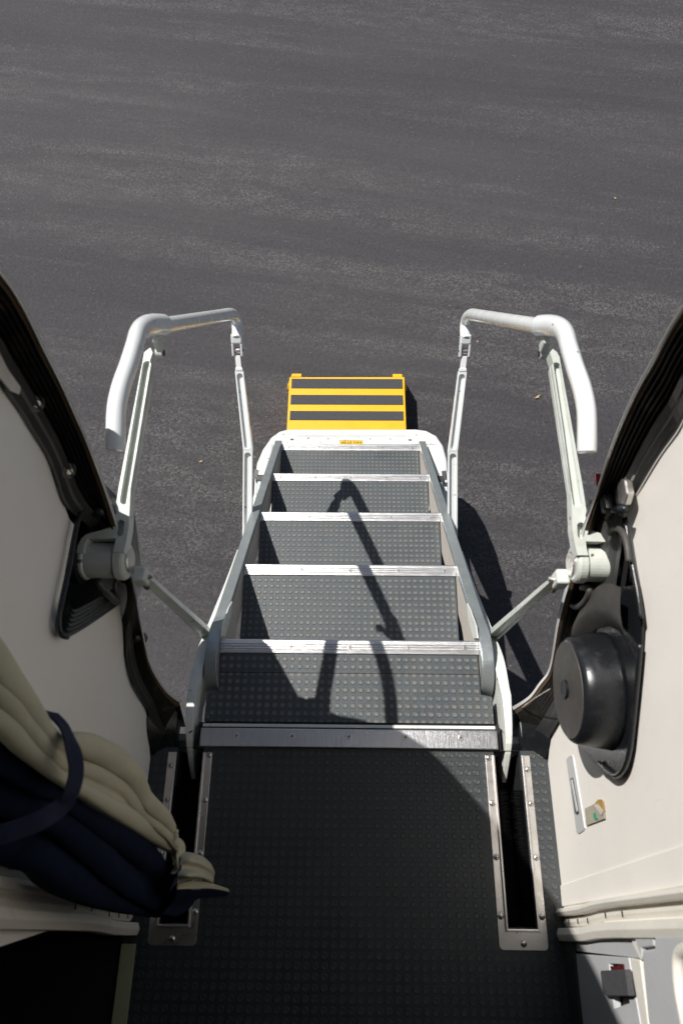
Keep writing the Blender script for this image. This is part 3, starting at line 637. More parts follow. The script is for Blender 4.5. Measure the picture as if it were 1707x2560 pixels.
# black rubber bumper on each side of the doorway, above the hub
for s_ in (-1, 1):
    mb = MB().cyl((s_*.384, .478, .552), (s_*.412, .470, .552), .015, prof=[(0, .0135), (.05, .0155), (.8, .0155), (.85, .011), (1, .009)], n=24)
    mb.build('rubber_bumper', M['rubber'], plane)

# ================================================================ AIRSTAIR
NY = lambda i: .407+.2836*i
NZ = lambda i: -.0245-.2535*i
st = empty('airstair', (0, .9, GZ)); tag(st, 'aircraft stair of five studded rubber treads between grey stringers, hung from white arms', 'stairs')
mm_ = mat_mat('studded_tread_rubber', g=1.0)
for i in range(5):
    y1 = NY(i); z = NZ(i)
    if i == 0:
        outl = [(-.324, .219, z), (.324, .219, z), (.324, .278, z), (.2990, .283, z), (.2990, y1-.034, z), (-.2990, y1-.034, z), (-.2990, .283, z), (-.324, .278, z)]
        y0 = .219
    else:
        y0 = NY(i-1)-.012; outl = [(-.2990, y0, z), (.2990, y0, z), (.2990, y1-.034, z), (-.2990, y1-.034, z)]
    tm = MB().plate(outl, th=.018)
    q_ = studs(-.318 if i == 0 else -.296, .318 if i == 0 else .296, y0+.002, y1-.036, z, (lambda x, y: (abs(x) > .292 and y > .272) or .319 < y < .337) if i == 0 else None)
    tm.add(q_.v, q_.f); t = tm.build('tread', mm_, st)
    if i == 0: MB().box(-.2985, .2985, .3275, .3292, z+.0002, z+.0008).build('seam', M['ink'], t)
    # ribbed aluminium nosing, one extruded profile
    pr = [(-.0345, -.016), (-.0345, .0015), (-.0335, .0035), (-.0265, .0045), (-.0258, .0030), (-.0245, .0030), (-.0238, .0045), (-.0205, .0045), (-.0198, .0030), (-.0185, .0030), (-.0178, .0045),
          (-.0148, .0045), (-.0141, .0030), (-.0128, .0030), (-.0121, .0045), (-.004, .0042), (-.001, .0022), (0, -.003), (0, -.028), (-.003, -.028), (-.003, -.016)]
    nose = MB().ring([[(x, y1+a, z+b) for a, b in pr] for x in (-.3015, .3015)]).build('nosing', M['alu'], t, bev=.0004, seg=1)
    for x in (-.27, -.135, .002, .139, .27): screw('screw', (x, y1-.019, z+.0046), .0042, .0006, nose, domed=False)
    if i: MB().box(-.2988, .2988, NY(i-1)-.030, NY(i-1)-.018, z-.001, NZ(i-1)-.019).build('riser', M['side'], t)
# stringers: side sheet plus grey rim following its top edge, rounded down at the upper end
def rim_pts():
    pts = []
    for i in (4, 3, 2, 1): pts.append((NY(i), NZ(i)+.016))
    pts = [(1.556, NZ(4)+.016-.0115)] + [(y, z) for y, z in pts] + smooth_path([(.475, NZ(0)+.016-.068*.894), (.440, -.030), (.408, -.0065), (.375, .0045), (.345, .0035), (.318, -.007), (.298, -.026), (.287, -.050), (.284, -.085)], 4)
    return pts
rp_ = rim_pts()
for s_ in (-1, 1):
    bot = [(.33, -.16), (.50, -.24), (1.50, -1.13), (1.556, -1.13)]
    sg = MB().plate([(s_*.3025, y, z-.001) for y, z in rp_] + [(s_*.3025, y, z) for y, z in bot], n=(-s_, 0, 0), th=.004).build('stringer', M['side'], st)
    mb = MB(); rows = []
    for k, (y, z) in enumerate(rp_):
        a = Vector(rp_[max(0, k-1)]); b = Vector(rp_[min(len(rp_)-1, k+1)]); d = (b-a).normalized(); nrm = Vector((d.y, -d.x))*-1
        if nrm.dot(Vector((-.3, 1))) < 0: nrm = -nrm
        p = Vector((y, z)); q = p - nrm*.020
        rows.append([(s_*.3020, p.x, p.y), (s_*.3305, p.x, p.y), (s_*.3305, q.x, q.y), (s_*.3020, q.x, q.y)])
    mb.ring(rows).build('stringer_rim', M['rim'], sg, bev=.002, seg=2, angle=60)
    MB().plate([(s_*.3290, y, z-.010) for y, z in rp_[:-14]] + [(s_*.3290, y, z) for y, z in bot], n=(s_, 0, 0), th=.004).build('outer_sheet', M['white'], sg)
    # small cream guide plate against the inner face between the first two treads
    MB().plate([(s_*p[0], p[1], p[2]) for p in [(0.2975, 0.5264, -0.1122), (0.2975, 0.4965, -0.0703), (0.2975, 0.4396, -0.0122), (0.2975, 0.4069, -0.0023), (0.2975, 0.4211, -0.0571), (0.2975, 0.4835, -0.1095)]], n=(-s_, 0, 0), th=.003).build('guide_plate', M['goose'], sg, bev=.001)
    # curved arm (gooseneck) alongside, going into the floor slot
    gpt = [(0.808, -0.4611), (0.6591, -0.3213), (0.4599, -0.1165), (0.3719, -0.0245), (0.3054, 0.0057), (0.246, 0.0174), (0.1737, 0.008), (0.0988, -0.0648)]
    gp = smooth_path(gpt, 4); rows = []
    for k, (y, z) in enumerate(gp):
        a = Vector(gp[max(0, k-1)]); b = Vector(gp[min(len(gp)-1, k+1)]); d = (b-a).normalized(); nrm = Vector((d.y, -d.x))
        if nrm.y < 0: nrm = -nrm
        t = k/(len(gp)-1); dep = .020+.075*min(1, max(0, (t-.05)/.45)); 
        if t > .8: dep = .095-.02*(t-.8)/.2
        p = Vector((y, z)); q = p - nrm*dep
        xi = .3318 if t < .45 else .3318+.0075*min(1, (t-.45)/.2); xo = .3585-.004*max(0, (t-.8)/.2)
        if t > .62: xo = .3605-.012*(t-.62)/.38
        rows.append([(s_*xi, p.x, p.y), (s_*xo, p.x, p.y), (s_*xo, q.x, q.y), (s_*xi, q.x, q.y)])
    gn = MB().ring(rows).build('curved_arm', M['goose'], st, bev=.0025, seg=2, angle=45)
    for y, z, n_ in ((.205, 0, 0),):
        pass
    MB().box(s_*.349-.008, s_*.349+.008, .428, .452, -.140, -.094).build('arm_lug', M['goose'], gn, bev=.003)
# door pan beneath the stairs
LQ, LN = (0, 1.295, -.900), (0, .5312, .8472)
lipo = [(-0.3787, 1.205, -0.8436), (-0.391, 1.3158, -0.9131), (-0.396, 1.4164, -0.9761), (-0.3852, 1.5177, -1.0396), (-0.3603, 1.615, -1.1007), (-0.3299, 1.6643, -1.1316), (-0.2918, 1.6859, -1.1451), (0.304, 1.691, -1.1483), (0.3529, 1.6779, -1.1401), (0.3936, 1.6328, -1.1118), (0.4127, 1.5528, -1.0617), (0.4146, 1.4401, -0.991), (0.4005, 1.2989, -0.9025), (0.3882, 1.1982, -0.8393)]
def onl(x, y): return (x, y, -.900-(y-1.295)*.5312/.8472)
inn = [onl(.340, 1.08), onl(.340, 1.555), onl(-.340, 1.555), onl(-.340, 1.08)]
dp = MB().plate(lipo+[onl(.385, 1.08)]+inn+[onl(-.385, 1.08)], n=LN, th=.05).build('door_end', M['white'], st, bev=.012, seg=4, angle=60)
mb = MB(); sec = [(1.60, -1.13), (1.3, -1.08), (1.0, -.90), (.7, -.70), (.45, -.48), (.30, -.28)]
mb.ring([[(-.335, y, z), (.335, y, z), (.335, y-.02, z-.04), (-.335, y-.02, z-.04)] for y, z in sec]).build('door_pan', M['white'], st, bev=.004)
for x in (-.262, .268): screw('screw', onl(x, 1.592), .0085, .0010, dp, n=LN, domed=False)
for x in (-.305, -.19, -.10, .09, .18, .30): MB().cyl(onl(x, 1.60 if abs(x) < .29 else 1.635), Vector(onl(x, 1.60 if abs(x) < .29 else 1.635))+Vector(LN)*.0012, .0028, n=10).build('rivet', M['ink'], dp)
for yy in (1.618, 1.628):
    a = Vector(onl(-.24, yy)); b = Vector(onl(.25, yy+.002)); u = Vector((0, .0006, -.0004)); o_ = Vector(LN)*.0004
    MB().add([a-u+o_, b-u+o_, b+u+o_, a+u+o_], [(0, 1, 2, 3)]).build('scuff_line', M['side'], dp)
# NO STEP decal, reading from outside
dc = empty('decal', onl(0, 1.56), dp)
ex, ey, en = Vector((-1, 0, 0)), Vector((0, -.8472, .5312)), Vector(LN)
O_ = Vector(onl(.004, 1.5685)) + en*.0006
def dq(a, b, h=0): return O_ + ex*a + ey*b + en*h
hw, hh = .0525, .021
MB().add([dq(-hw, -hh), dq(hw, -hh), dq(hw, hh), dq(-hw, hh)], [(0, 1, 2, 3)]).build('decal_field', M['decalyellow'], dp)
mb = MB()
for k in range(9):
    for sg_ in (-1, 1):
        a = -hw+.003+k*.0118; y_ = sg_*(hh-.0028)
        mb.add([dq(a, y_-.0026, .0003), dq(a+.006, y_-.0026, .0003), dq(min(hw, a+.009), y_+.0026, .0003), dq(a+.003, y_+.0026, .0003)], [(0, 1, 2, 3)])
mb.build('decal_stripes', M['ink'], dp)
fc = bpy.data.curves.new('txt', 'FONT'); fc.body = 'NO STEP'; fc.size = .0225; fc.align_x = 'CENTER'; fc.align_y = 'CENTER'; fc.offset = .0004; fc.space_character = 1.05
fo = bpy.data.objects.new('txt', fc); me = bpy.data.meshes.new_from_object(fo); bpy.data.objects.remove(fo)
for v in me.vertices: v.co = dq(v.co.x*1.0, v.co.y*1.15-.0005, .0004)
link('decal_lettering', me, M['ink'], dp)
# latch hardware where the lip meets the stringers
for s_ in (-1, 1):
    hg = MB().box(s_*.358-.018, s_*.358+.018, 1.255, 1.285, -.87, -.845).build('hinge_bracket', M['jamb'], st, bev=.004)
    MB().cyl((s_*.378, 1.27, -.855), (s_*.372, 1.30, -.835), .009, n=16).build('hinge_bolt', M['steel'], hg)
    MB().cyl((s_*.350, 1.24, -.845), (s_*.350, 1.20, -.815), .012, n=16, prof=[(0, .010), (.3, .013), (1, .013)]).build('hinge_bolt', M['jamb'], hg)
    MB().box(s_*.352-.010, s_*.352+.010, 1.17, 1.235, -.86, -.80).build('hinge_link', M['rim'], hg, bev=.006)

# ================================================================ HANDRAILS
GRIP = [(-0.3261, 0.4759, 0.7381, 0.013), (-0.3269, 0.4956, 0.745, 0.0132), (-0.3303, 0.5359, 0.7495, 0.0132), (-0.3311, 0.5755, 0.7459, 0.0132), (-0.332, 0.6256, 0.7307, 0.0132), (-0.3389, 0.6842, 0.7029, 0.0136), (-0.3484, 0.7356, 0.6719, 0.0145), (-0.3528, 0.7747, 0.6405, 0.0158), (-0.3533, 0.8116, 0.6025, 0.0172), (-0.3482, 0.8486, 0.559, 0.0176)]
BAR = [(-0.3491, 0.833, 0.5738, 0.015), (-0.3653, 1.4078, -0.0518, 0.0184)]
AQ, AN = (.36, .433, .548), (0, -.153, .988)
ARM_OUT = [(0.3512, 0.764, 0.5993), (0.3615, 0.7548, 0.5978), (0.3623, 0.738, 0.5952), (0.3718, 0.6241, 0.5776), (0.3812, 0.508, 0.5596), (0.3843, 0.4484, 0.5504), (0.3883, 0.4412, 0.5493), (0.4019, 0.4367, 0.5486), (0.4258, 0.4297, 0.5475), (0.433, 0.4226, 0.5464), (0.4374, 0.4097, 0.5444), (0.4378, 0.3987, 0.5427), (0.4273, 0.3986, 0.5427), (0.4268, 0.4115, 0.5447), (0.4228, 0.4225, 0.5464), (0.3773, 0.4233, 0.5465), (0.3776, 0.4118, 0.5447), (0.3794, 0.4009, 0.543), (0.3623, 0.4008, 0.543), (0.3595, 0.4198, 0.546), (0.3577, 0.443, 0.5496), (0.3613, 0.5079, 0.5596), (0.3564, 0.624, 0.5776), (0.3498, 0.738, 0.5952), (0.3458, 0.7578, 0.5983)]
ARM_S1 = [(0.3545, 0.7311, 0.5942), (0.3697, 0.487, 0.5564)]
ARM_S2 = [(0.3719, 0.4484, 0.5504), (0.3712, 0.4333, 0.548)]
POST = [(0.3592, 1.3593, -0.2166), (0.3347, 1.1286, -0.3845), (0.345, 0.8658, -0.5789)]
TIP = (-0.3606, 1.4133, -0.1596)
_a, _c, _b = BAR[-1], (-0.3631, 1.5134, -0.1736, 0.0182), (-0.3597, 1.4013, -0.1597, 0.0165)
BAR += [tuple((1-q)**2*x + 2*q*(1-q)*y + q*q*z for x, y, z in zip(_a, _c, _b)) for q in (.2, .4, .6, .8, 1)]
def handrail(s_, label):
    """s_ = -1 left, +1 right; all shapes given for one side and mirrored in x"""
    fx = lambda p, src=1: (p[0]*s_*src, *p[1:])
    root = empty('handrail', (s_*.40, .40, .505)); tag(root, label, 'handrail', 'folding handrails beside the stair')
    gp = smooth_path([fx(p, -1) for p in GRIP], 6)
    gr = MB().tube([p[:3] for p in gp], [p[3] for p in gp], n=24, flat=1.12); gr.build('grip', M['gloss'], root, smooth=True, bev=.004, seg=3, angle=60)
    B2 = [lerp(BAR[0], BAR[1], q/6) for q in range(6)] + list(BAR[1:]); bp = smooth_path([fx(p, -1) for p in B2], 5)
    br = MB().tube([p[:3] for p in bp], [p[3] for p in bp], n=24).build('rail_bar', M['gloss'], root, smooth=True, bev=.003, seg=2, angle=60)
    c0 = Vector(gp[-1][:3]); c1 = Vector(gp[-3][:3]); dr_ = (c0-c1).normalized()
    for k, (ox, oz) in enumerate(((-.001, .0175), (.016, .004))):
        MB().cyl(c0+Vector((s_*ox, 0, oz))-dr_*.004, c0+Vector((s_*ox*1.25, 0, oz*1.2))-dr_*.004, .0045, n=12).build('clamp_screw', M['steel'], root)
    # lug beneath the corner
    lg = Vector(fx((0.3529, 0.8088, 0.5475))); lb = Vector(fx((0.3586, 0.8101, 0.526)))
    mb = MB().box(lg.x-.0065, lg.x+.0065, lg.y-.012, lg.y+.010, lg.z-.006, lg.z+.028); 
    lug = MB().cyl((lb.x-.007, lb.y, lb.z), (lb.x+.007, lb.y, lb.z), .0155, n=24, prof=[(0, .0090), (.1, .0100), (.9, .0100), (1, .0090)]).build('lug', M['arm'], root, smooth=False)
    mb.build('lug_neck', M['arm'], lug, bev=.004, seg=3)
    MB().cyl((lb.x-s_*.0085, lb.y, lb.z), (lb.x+s_*.0085, lb.y, lb.z), .006, n=16).build('pivot_pin', M['ink'], lug)
    # arm: pocketed casting plus web
    ar_o = [fx(p) for p in ARM_OUT]; n_ = Vector(AN)
    s1 = rounded(fx(ARM_S1[0]), fx(ARM_S1[1]), .0072, n_); s2_ = rounded(fx(ARM_S2[0]), fx(ARM_S2[1]), .0062, n_)
    arm = MB().plate(ar_o, [s1, s2_], n=AN, th=.024).build('arm', M['arm'], root, bev=.0014, seg=2, angle=50)
    web = [Vector(p)-n_*.011 for p in rounded(fx(ARM_S1[0]), fx(ARM_S1[1]), .0078, n_)]
    MB().plate(web, n=AN, th=.004).build('arm_web', M['arm'], arm)
    web = [Vector(p)-n_*.013 for p in rounded(fx(ARM_S2[0]), fx(ARM_S2[1]), .0068, n_)]
    MB().plate(web, n=AN, th=.004).build('arm_web', M['arm'], arm)
    # hub
    hy, hz = .4005, .506
    for x0, x1, r in ((.3640, .3835, .0325), (.4290, .4385, .0325)):
        hub = MB().cyl((s_*x0, hy, hz), (s_*x1, hy, hz), r, prof=[(0, r-.006), (.12, r-.002), (.3, r), (.85, r), (1, r-.002)], n=36).build('hub_ear', M['arm'], root, smooth=False, bev=.001)
    MB().cyl((s_*.384, hy, hz), (s_*.4285, hy, hz), .0295, n=36).build('hub_barrel', M['arm'], root, smooth=False)
    MB().cyl((s_*.3655, hy, hz), (s_*.3600, hy, hz), .019, prof=[(0, .0205), (.7, .0205), (1, .019)], n=32).build('hub_cap', M['steel'], root)
    MB().cyl((s_*.4385, hy, hz), (s_*.455, hy, hz), .040, n=32).build('hub_mount', M['dark'], root)
    # lug and diagonal link down to the stair
    ll_ = MB().box(s_*.352-.010, s_*.352+.012, .372, .398, .455, .490).build('link_lug', M['arm'], root, bev=.004, seg=3)
    a = Vector(fx((.3445, .384, .468))); b = Vector(fx((.3540, .4385, -.090)))
    k1 = Vector((s_*.9, -.35, 0)).normalized(); k2 = (b-a).normalized().cross(k1)
    rows = []
    for t, hw_, hd in ((0, .0068, .0045), (.12, .0078, .0065), (1, .0128, .0105)):
        c = a.lerp(b, t); prf = [(-1, -1), (1, -1), (1, 1), (.62, 1), (.45, .45), (-.45, .45), (-.62, 1), (-1, 1)]
        rows.append([c + k1*u*hw_ + k2*v*hd for u, v in prf])
    lk = MB().ring(rows).build('link', M['arm'], root, bev=.0006, seg=1)
    MB().cyl(a-k1*.011, a+k1*.011, .0045, n=12).build('link_bolt', M['steel'], lk)
    MB().cyl(Vector((s_*.349, .377, .452)), Vector((s_*.349, .377, .437)), .005, n=6).build('link_nut', M['brown'], lk)
    MB().cyl(b+Vector((-s_*.010, 0, .004)), b+Vector((s_*.018, 0, .004)), .006, n=12).build('link_bolt', M['steel'], lk)
    # far end: clevis and thin post
    tp = Vector(fx(TIP, -1)); p0, p1, p2 = (Vector(fx(p)) for p in POST)
    d = (p1-p0).normalized(); ux = Vector((1, 0, 0)); nz_ = ux.cross(d).normalized()
    if nz_.z < 0: nz_ = -nz_
    def bx(c0_, c1_, w0, w1, h0, h1, off=0):
        rows = [[c_ + ux*(u*w_+off) + nz_*v*h_ for u, v in ((-1, -1), (1, -1), (1, 1), (-1, 1))] for c_, w_, h_ in ((c0_, w0, h0), (c1_, w1, h1))]
        return rows
    q1 = p0 - d*.012
    cl = MB(); t0 = tp - (tp-q1).normalized()*.004
    cl.ring(bx(tp.lerp(q1, -.1), tp.lerp(q1, .38), .0175, .0175, .015, .015)); cv = cl.build('clevis', M['gloss'], root, bev=.005, seg=3)
    for q_ in (-1, 1): MB().ring(bx(tp.lerp(q1, .36), tp.lerp(q1, .95), .0035, .0035, .014, .012, off=q_*.0138)).build('clevis_cheek', M['gloss'], cv, bev=.002)
    cc = tp.lerp(q1, .66); MB().cyl(cc-ux*.008, cc+ux*.008, .0095, n=20).build('pivot_roller', M['steel'], cv)
    MB().cyl(cc-ux*.0185, cc+ux*.0185, .004, n=12).build('pivot_pin', M['ink'], cv)
    MB().ring(bx(q1-d*.006, p0+d*.018, .0085, .0085, .009, .009) + bx(p0+d*.022, p0+d*.030, .0115, .0115, .0105, .0105)).build('post_neck', M['gloss'], cv, bev=.001)
    po = empty('post', p1, root)
    for a_, b_, w0, w1 in ((p0+d*.030, p1, .0140, .0158), (p1, p2, .0158, .0165)):
        dd = (b_-a_).normalized(); nn_ = ux.cross(dd).normalized(); nn_ = nn_ if nn_.z > 0 else -nn_
        out_ = [a_-ux*w0, a_+ux*w0, b_+ux*w1, b_-ux*w1]; out_ = [p+nn_*.009 for p in out_]
        L = (b_-a_).length
        hole = rounded(a_+dd*.018+nn_*.009, b_-dd*.016+nn_*.009, w0*.66, nn_)
        MB().plate(out_, [hole], n=nn_, th=.018).build('post_casting', M['arm'] if False else M['gloss'], root, bev=.0014, seg=2, angle=50)
        MB().plate([p-nn_*.0085 for p in rounded(a_+dd*.018+nn_*.009, b_-dd*.016+nn_*.009, w0*.70, nn_)], n=nn_, th=.004).build('post_web', M['gloss'], root)
    bpy.data.objects.remove(po)
    return root
handrail(-1, 'left grey-white folding handrail, its grip end and hub in the shade of the doorway')
handrail(1, 'right grey-white folding handrail, fully sunlit down to its hub above the black drum')

# ================================================================ CURTAIN
cur = empty('curtain', (-.33, .05, 1.35)); tag(cur, 'beige and navy curtain tied back along the left wall, hanging down to the floor slot', 'curtain')
ROLLS_B = [[(-0.39, 0.1884, 0.905, 0.0203), (-0.36, 0.1484, 0.8567, 0.0149), (-0.345, 0.1193, 0.8144, 0.0122), (-0.33, 0.092, 0.7832, 0.0092), (-0.322, 0.0858, 0.7573, 0.0076), (-0.318, 0.0882, 0.7253, 0.013), (-0.312, 0.0858, 0.6655, 0.0163), (-0.305, 0.0751, 0.5937, 0.0168), (-0.3, 0.0558, 0.5299, 0.0149), (-0.292, 0.0346, 0.4921, 0.013), (-0.285, 0.0172, 0.4229, 0.0114), (-0.28, 0.0008, 0.3724, 0.0087), (-0.275, -0.0148, 0.3563, 0.006)], [(-0.39, 0.1571, 0.89, 0.0163), (-0.36, 0.125, 0.8454, 0.0122), (-0.345, 0.1006, 0.8109, 0.0103), (-0.33, 0.0782, 0.7854, 0.0081), (-0.322, 0.0654, 0.7538, 0.006), (-0.318, 0.064, 0.7136, 0.0076), (-0.312, 0.06, 0.6529, 0.0092), (-0.305, 0.0479, 0.5707, 0.0092), (-0.3, 0.0282, 0.5109, 0.0092), (-0.292, 0.0079, 0.4426, 0.0092), (-0.285, -0.007, 0.3835, 0.0087), (-0.28, -0.0214, 0.339, 0.0076), (-0.275, -0.0342, 0.3267, 0.0054)], [(-0.39, 0.1258, 0.875, 0.0149), (-0.36, 0.1006, 0.8337, 0.0114), (-0.345, 0.0802, 0.8064, 0.0098), (-0.33, 0.0632, 0.7782, 0.0081), (-0.322, 0.0509, 0.7499, 0.006), (-0.318, 0.0443, 0.7076, 0.007), (-0.312, 0.0317, 0.6392, 0.0098), (-0.305, 0.0173, 0.5558, 0.0108), (-0.3, -0.0025, 0.4319, 0.0125), (-0.292, -0.0184, 0.3345, 0.0125), (-0.285, -0.0305, 0.281, 0.0108), (-0.28, -0.0483, 0.2863, 0.0081), (-0.275, -0.062, 0.3329, 0.0049)]]
ROLLS_N = [[(-0.408, 0.0947, 0.8257, 0.0244), (-0.378, 0.0714, 0.781, 0.0217), (-0.363, 0.0581, 0.7544, 0.0203), (-0.348, 0.0461, 0.7317, 0.0163), (-0.34, 0.036, 0.7027, 0.0092), (-0.336, 0.026, 0.6529, 0.0149), (-0.33, 0.01, 0.5832, 0.019), (-0.323, -0.0112, 0.4924, 0.0203), (-0.318, -0.0362, 0.3858, 0.019), (-0.31, -0.0603, 0.3127, 0.0163), (-0.303, -0.0813, 0.2727, 0.0122), (-0.298, -0.0996, 0.2385, 0.0108), (-0.293, -0.1158, 0.236, 0.0095)], [(-0.42, 0.051, 0.7819, 0.0244), (-0.39, 0.0339, 0.7371, 0.023), (-0.375, 0.026, 0.7114, 0.0217), (-0.36, 0.0172, 0.7009, 0.019), (-0.352, 0.0084, 0.6785, 0.013), (-0.348, -0.0007, 0.6366, 0.019), (-0.342, -0.021, 0.5748, 0.0203), (-0.335, -0.0465, 0.5051, 0.0203), (-0.33, -0.0692, 0.4305, 0.019), (-0.322, -0.0873, 0.3705, 0.0163), (-0.315, -0.1035, 0.3129, 0.0136), (-0.31, -0.1175, 0.256, 0.0108), (-0.305, -0.1264, 0.227, 0.0081)], [(-0.435, -0.0085, 0.7247, 0.0244), (-0.405, -0.013, 0.6823, 0.023), (-0.39, -0.0199, 0.6667, 0.0217), (-0.375, -0.0269, 0.656, 0.0203), (-0.367, -0.0343, 0.64, 0.0184), (-0.363, -0.0476, 0.6031, 0.0203), (-0.357, -0.062, 0.5606, 0.0203), (-0.35, -0.0786, 0.4984, 0.0176), (-0.345, -0.0929, 0.4321, 0.0149), (-0.337, -0.1042, 0.3793, 0.0122), (-0.33, -0.1155, 0.3158, 0.0095), (-0.325, -0.1247, 0.2645, 0.0076), (-0.32, -0.1317, 0.2237, 0.006)]]
def cloth(rolls, seed, per=7):
    """one continuous sheet rolling over the given fold ridges"""
    Rs = [smooth_path(r, 6) for r in rolls]; rows = []; n_ = len(Rs[0])
    nrm = Vector((.82, .05, .57)).normalized()
    for k in range(n_):
        t = k/(n_-1); cs = [Vector(r[k][:3]) for r in Rs]; rd = [r[k][3] for r in Rs]; row = []
        tan = (Vector(Rs[1][min(k+1, n_-1)][:3])-Vector(Rs[1][max(k-1, 0)][:3])).normalized()
        a = tan.cross(nrm).normalized()
        if a.dot(cs[-1]-cs[0]) < 0: a = -a
        nn_ = a.cross(tan).normalized(); nn_ = nn_ if nn_.dot(nrm) > 0 else -nn_
        row.append(cs[0] - a*rd[0]*1.0 - nn_*rd[0]*1.1)
        for i, (c, r) in enumerate(zip(cs, rd)):
            for j in range(per+1):
                th = R(172-164*j/per)
                d_ = a*math.cos(th)*r*1.12 + nn_*(math.sin(th)**.8)*r
                q = c + d_
                w_ = nz.noise(Vector((q.x*38, q.y*38, q.z*22+seed)))*.0028 + nz.noise(Vector((q.x*95, q.y*95, q.z*60+seed)))*.0011
                row.append(q + nn_*w_)
        row.append(cs[-1] + a*rd[-1]*1.0 - nn_*rd[-1]*1.1)
        rows.append(row)
    return MB().grid(rows)
bc = cloth(ROLLS_B, .8).build('outer_cloth', M['beige'], cur, smooth=True)
nc = cloth(ROLLS_N, 4.1).build('lining_cloth', M['navy'], cur, smooth=True)
for o in (bc, nc):
    s_ = o.modifiers.new('s', 'SOLIDIFY'); s_.thickness = .0018; s_.offset = -1
    s_ = o.modifiers.new('ss', 'SUBSURF'); s_.levels = 1; s_.render_levels = 1
# back of the bundle, so that it has body
fr_ = smooth_path(ROLLS_B[0], 4); bk2 = smooth_path(ROLLS_N[2], 4)
MB().grid([[Vector(f[:3])+Vector((-.004, .004, 0)), Vector(f[:3])+Vector((-.05, .01, 0)), Vector(b[:3])+Vector((-.03, 0, 0)), Vector(b[:3])+Vector((-.003, -.004, 0))] for f, b in zip(fr_, bk2)]).build('back_cloth', M['navy'], cur, smooth=True)
def patch(rws, nm, mt):
    rws = [smooth_path(r_, 6) for r_ in rws]; rT = [smooth_path([r_[k] for r_ in rws], 4) for k in range(len(rws[0]))]
    o = MB().grid(rT).build(nm, mt, cur, smooth=True); s_ = o.modifiers.new('s', 'SOLIDIFY'); s_.thickness = .0015
patch([[(-0.28, -0.0371, 0.2804), (-0.268, -0.0363, 0.2681), (-0.258, -0.044, 0.2048), (-0.256, -0.058, 0.128)], [(-0.27, -0.0468, 0.3238), (-0.252, -0.0466, 0.3256), (-0.243, -0.0555, 0.2574), (-0.247, -0.0715, 0.1306)], [(-0.27, -0.059, 0.3303), (-0.256, -0.0586, 0.3004), (-0.248, -0.0647, 0.2364), (-0.25, -0.0814, 0.1133)], [(-0.266, -0.0685, 0.354), (-0.245, -0.0667, 0.3655), (-0.24, -0.073, 0.2833), (-0.247, -0.0893, 0.1307)], [(-0.27, -0.0804, 0.3411), (-0.262, -0.0783, 0.2617), (-0.256, -0.082, 0.1961), (-0.255, -0.0964, 0.0869)]], 'cuff', M['beige'])
patch([[(-0.272, -0.082, 0.3255), (-0.262, -0.0796, 0.2611), (-0.252, -0.0895, 0.1515), (-0.236, -0.1176, -0.0615)], [(-0.268, -0.087, 0.3406), (-0.256, -0.0914, 0.2666), (-0.246, -0.1002, 0.1353), (-0.235, -0.1207, -0.0506)]], 'hem', M['beige'])
patch([[(-0.27, -0.0879, 0.3374), (-0.258, -0.0931, 0.256), (-0.248, -0.1021, 0.1231), (-0.237, -0.1226, -0.0647)], [(-0.274, -0.0958, 0.3281), (-0.264, -0.103, 0.2398), (-0.254, -0.106, 0.1537), (-0.24, -0.122, -0.0145)], [(-0.285, -0.11, 0.3038), (-0.275, -0.1175, 0.233), (-0.266, -0.1131, 0.207), (-0.262, -0.1089, 0.1874)], [(-0.292, -0.1222, 0.3191), (-0.284, -0.1304, 0.2677), (-0.276, -0.1283, 0.223), (-0.27, -0.1186, 0.1922)]], 'hem_lining', M['navy'])
patch([[(-0.268, -0.0444, 0.3213), (-0.266, -0.062, 0.3311), (-0.266, -0.0796, 0.353)], [(-0.272, -0.0595, 0.3212), (-0.27, -0.0729, 0.3567), (-0.27, -0.0847, 0.3796)], [(-0.28, -0.0787, 0.3106), (-0.28, -0.0867, 0.3291), (-0.28, -0.0945, 0.3469)]], 'edge_binding', M['strap'])
# tieback strap round the bundle
tb = smooth_path([(-0.345, 0.1193, 0.7465), (-0.322, 0.1029, 0.7623), (-0.3, 0.0797, 0.784), (-0.292, 0.0567, 0.7818), (-0.292, 0.036, 0.7833), (-0.3, 0.02, 0.7831), (-0.312, 0.0062, 0.8004), (-0.328, -0.0021, 0.8108), (-0.343, -0.0081, 0.8181), (-0.37, -0.0151, 0.8212)], 6)
rows = []
for k, p in enumerate(tb):
    p = Vector(p); t = (Vector(tb[min(k+1, len(tb)-1)])-Vector(tb[max(k-1, 0)])).normalized(); vw = (p-Vector((0, 0, 1.56))).normalized(); sd_ = t.cross(Vector((.75, .1, .45))).normalized(); ou = sd_.cross(t)
    if ou.x < 0: ou = -ou
    rows.append([p+sd_*.0100+ou*.0010, p+sd_*.009+ou*.0022, p-sd_*.009+ou*.0022, p-sd_*.0100+ou*.0010, p-sd_*.009-ou*.001, p+sd_*.009-ou*.001])
tb_ = MB().ring(rows).build('tieback', M['strap'], cur)

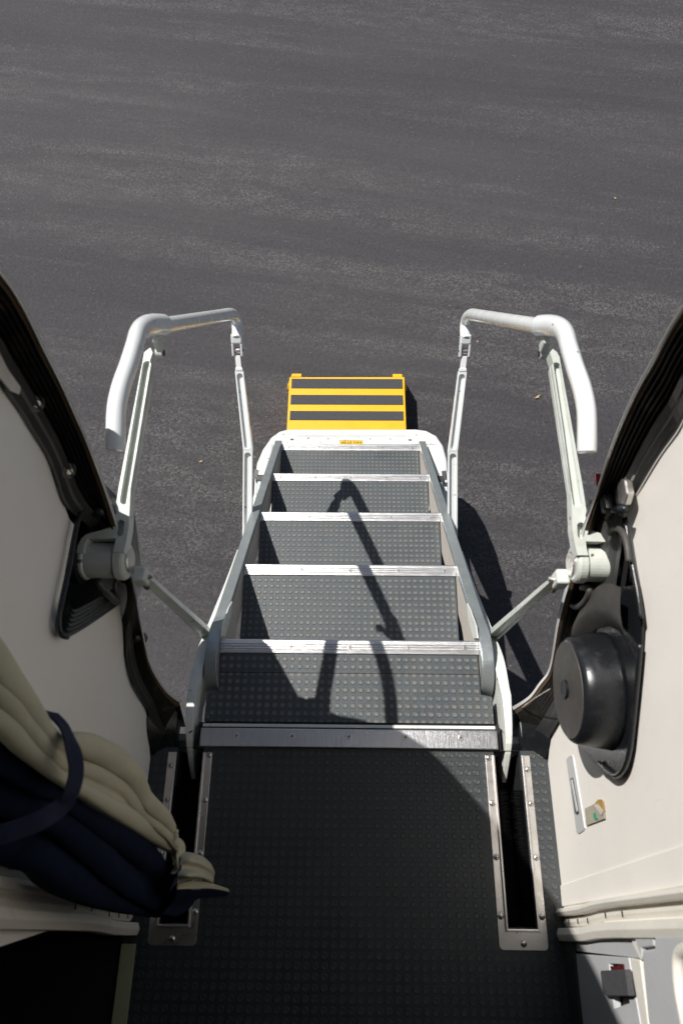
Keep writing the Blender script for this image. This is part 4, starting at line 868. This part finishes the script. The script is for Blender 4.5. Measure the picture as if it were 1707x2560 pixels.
# ================================================================ SMALL THINGS
tk = MB().plate([(0.4235, 0.0397, 0.223), (0.4235, 0.0453, 0.2734), (0.4235, 0.0471, 0.3014), (0.4235, 0.0312, 0.3203), (0.4235, 0.022, 0.3183), (0.4235, 0.0121, 0.2181)], n=(-1, 0, 0), th=.001).build('sticker', M['paper'])
tag(tk, 'torn grey paper sticker with a green mark on the cream wall below the black drum', 'sticker')
MB().plate([(0.4228, 0.0458, 0.2804), (0.4228, 0.0519, 0.3012), (0.4228, 0.0511, 0.3227), (0.4228, 0.0338, 0.3235), (0.4228, 0.0368, 0.3077)], n=(-1, 0, 0), th=.001).build('glue_residue', M['glue'], tk)
MB().plate([(0.4215, 0.0437, 0.2789), (0.4215, 0.0452, 0.2977), (0.4215, 0.0338, 0.3231), (0.4215, 0.0274, 0.3117)], n=(-1, 0, 0), th=.0006).build('curled_corner', M['pale'], tk)
MB().plate([(0.4222, 0.0309, 0.2687), (0.4222, 0.0321, 0.2807), (0.4222, 0.0266, 0.2805), (0.4222, 0.0224, 0.2876), (0.4222, 0.0199, 0.2752), (0.4222, 0.0241, 0.268)], n=(-1, 0, 0), th=.0004).build('green_mark', M['green'], tk)
rd = MB().plate([(0.3686, 0.4918, 0.6499), (0.3834, 0.4912, 0.6484), (0.3889, 0.484, 0.6251), (0.382, 0.4829, 0.6214), (0.3756, 0.4867, 0.6343)], n=(0, .9, .4), th=.012).build('red_tag', M['red'], bev=.001)
tag(rd, 'small dark red tag outside the doorway edge beside the right handrail', 'tag')
tw = MB().tube([(0.395, 0.5009, 0.6894), (0.395, 0.4969, 0.7065), (0.395, 0.4927, 0.7246)], [.0010, .0014, .0010], n=6).build('twig', M['leaf'])
tag(tw, 'short pale twig caught in the right door seal', 'twig')
cb = MB().tube(smooth_path([(0.37, 0.2397, -0.02), (0.37, 0.2426, 0.1231), (0.37, 0.2402, 0.2789)], 5), .0012, n=6).build('thin_cable', M['steel'])
tag(cb, 'thin bare cable crossing the lower right corner of the doorway', 'cable')
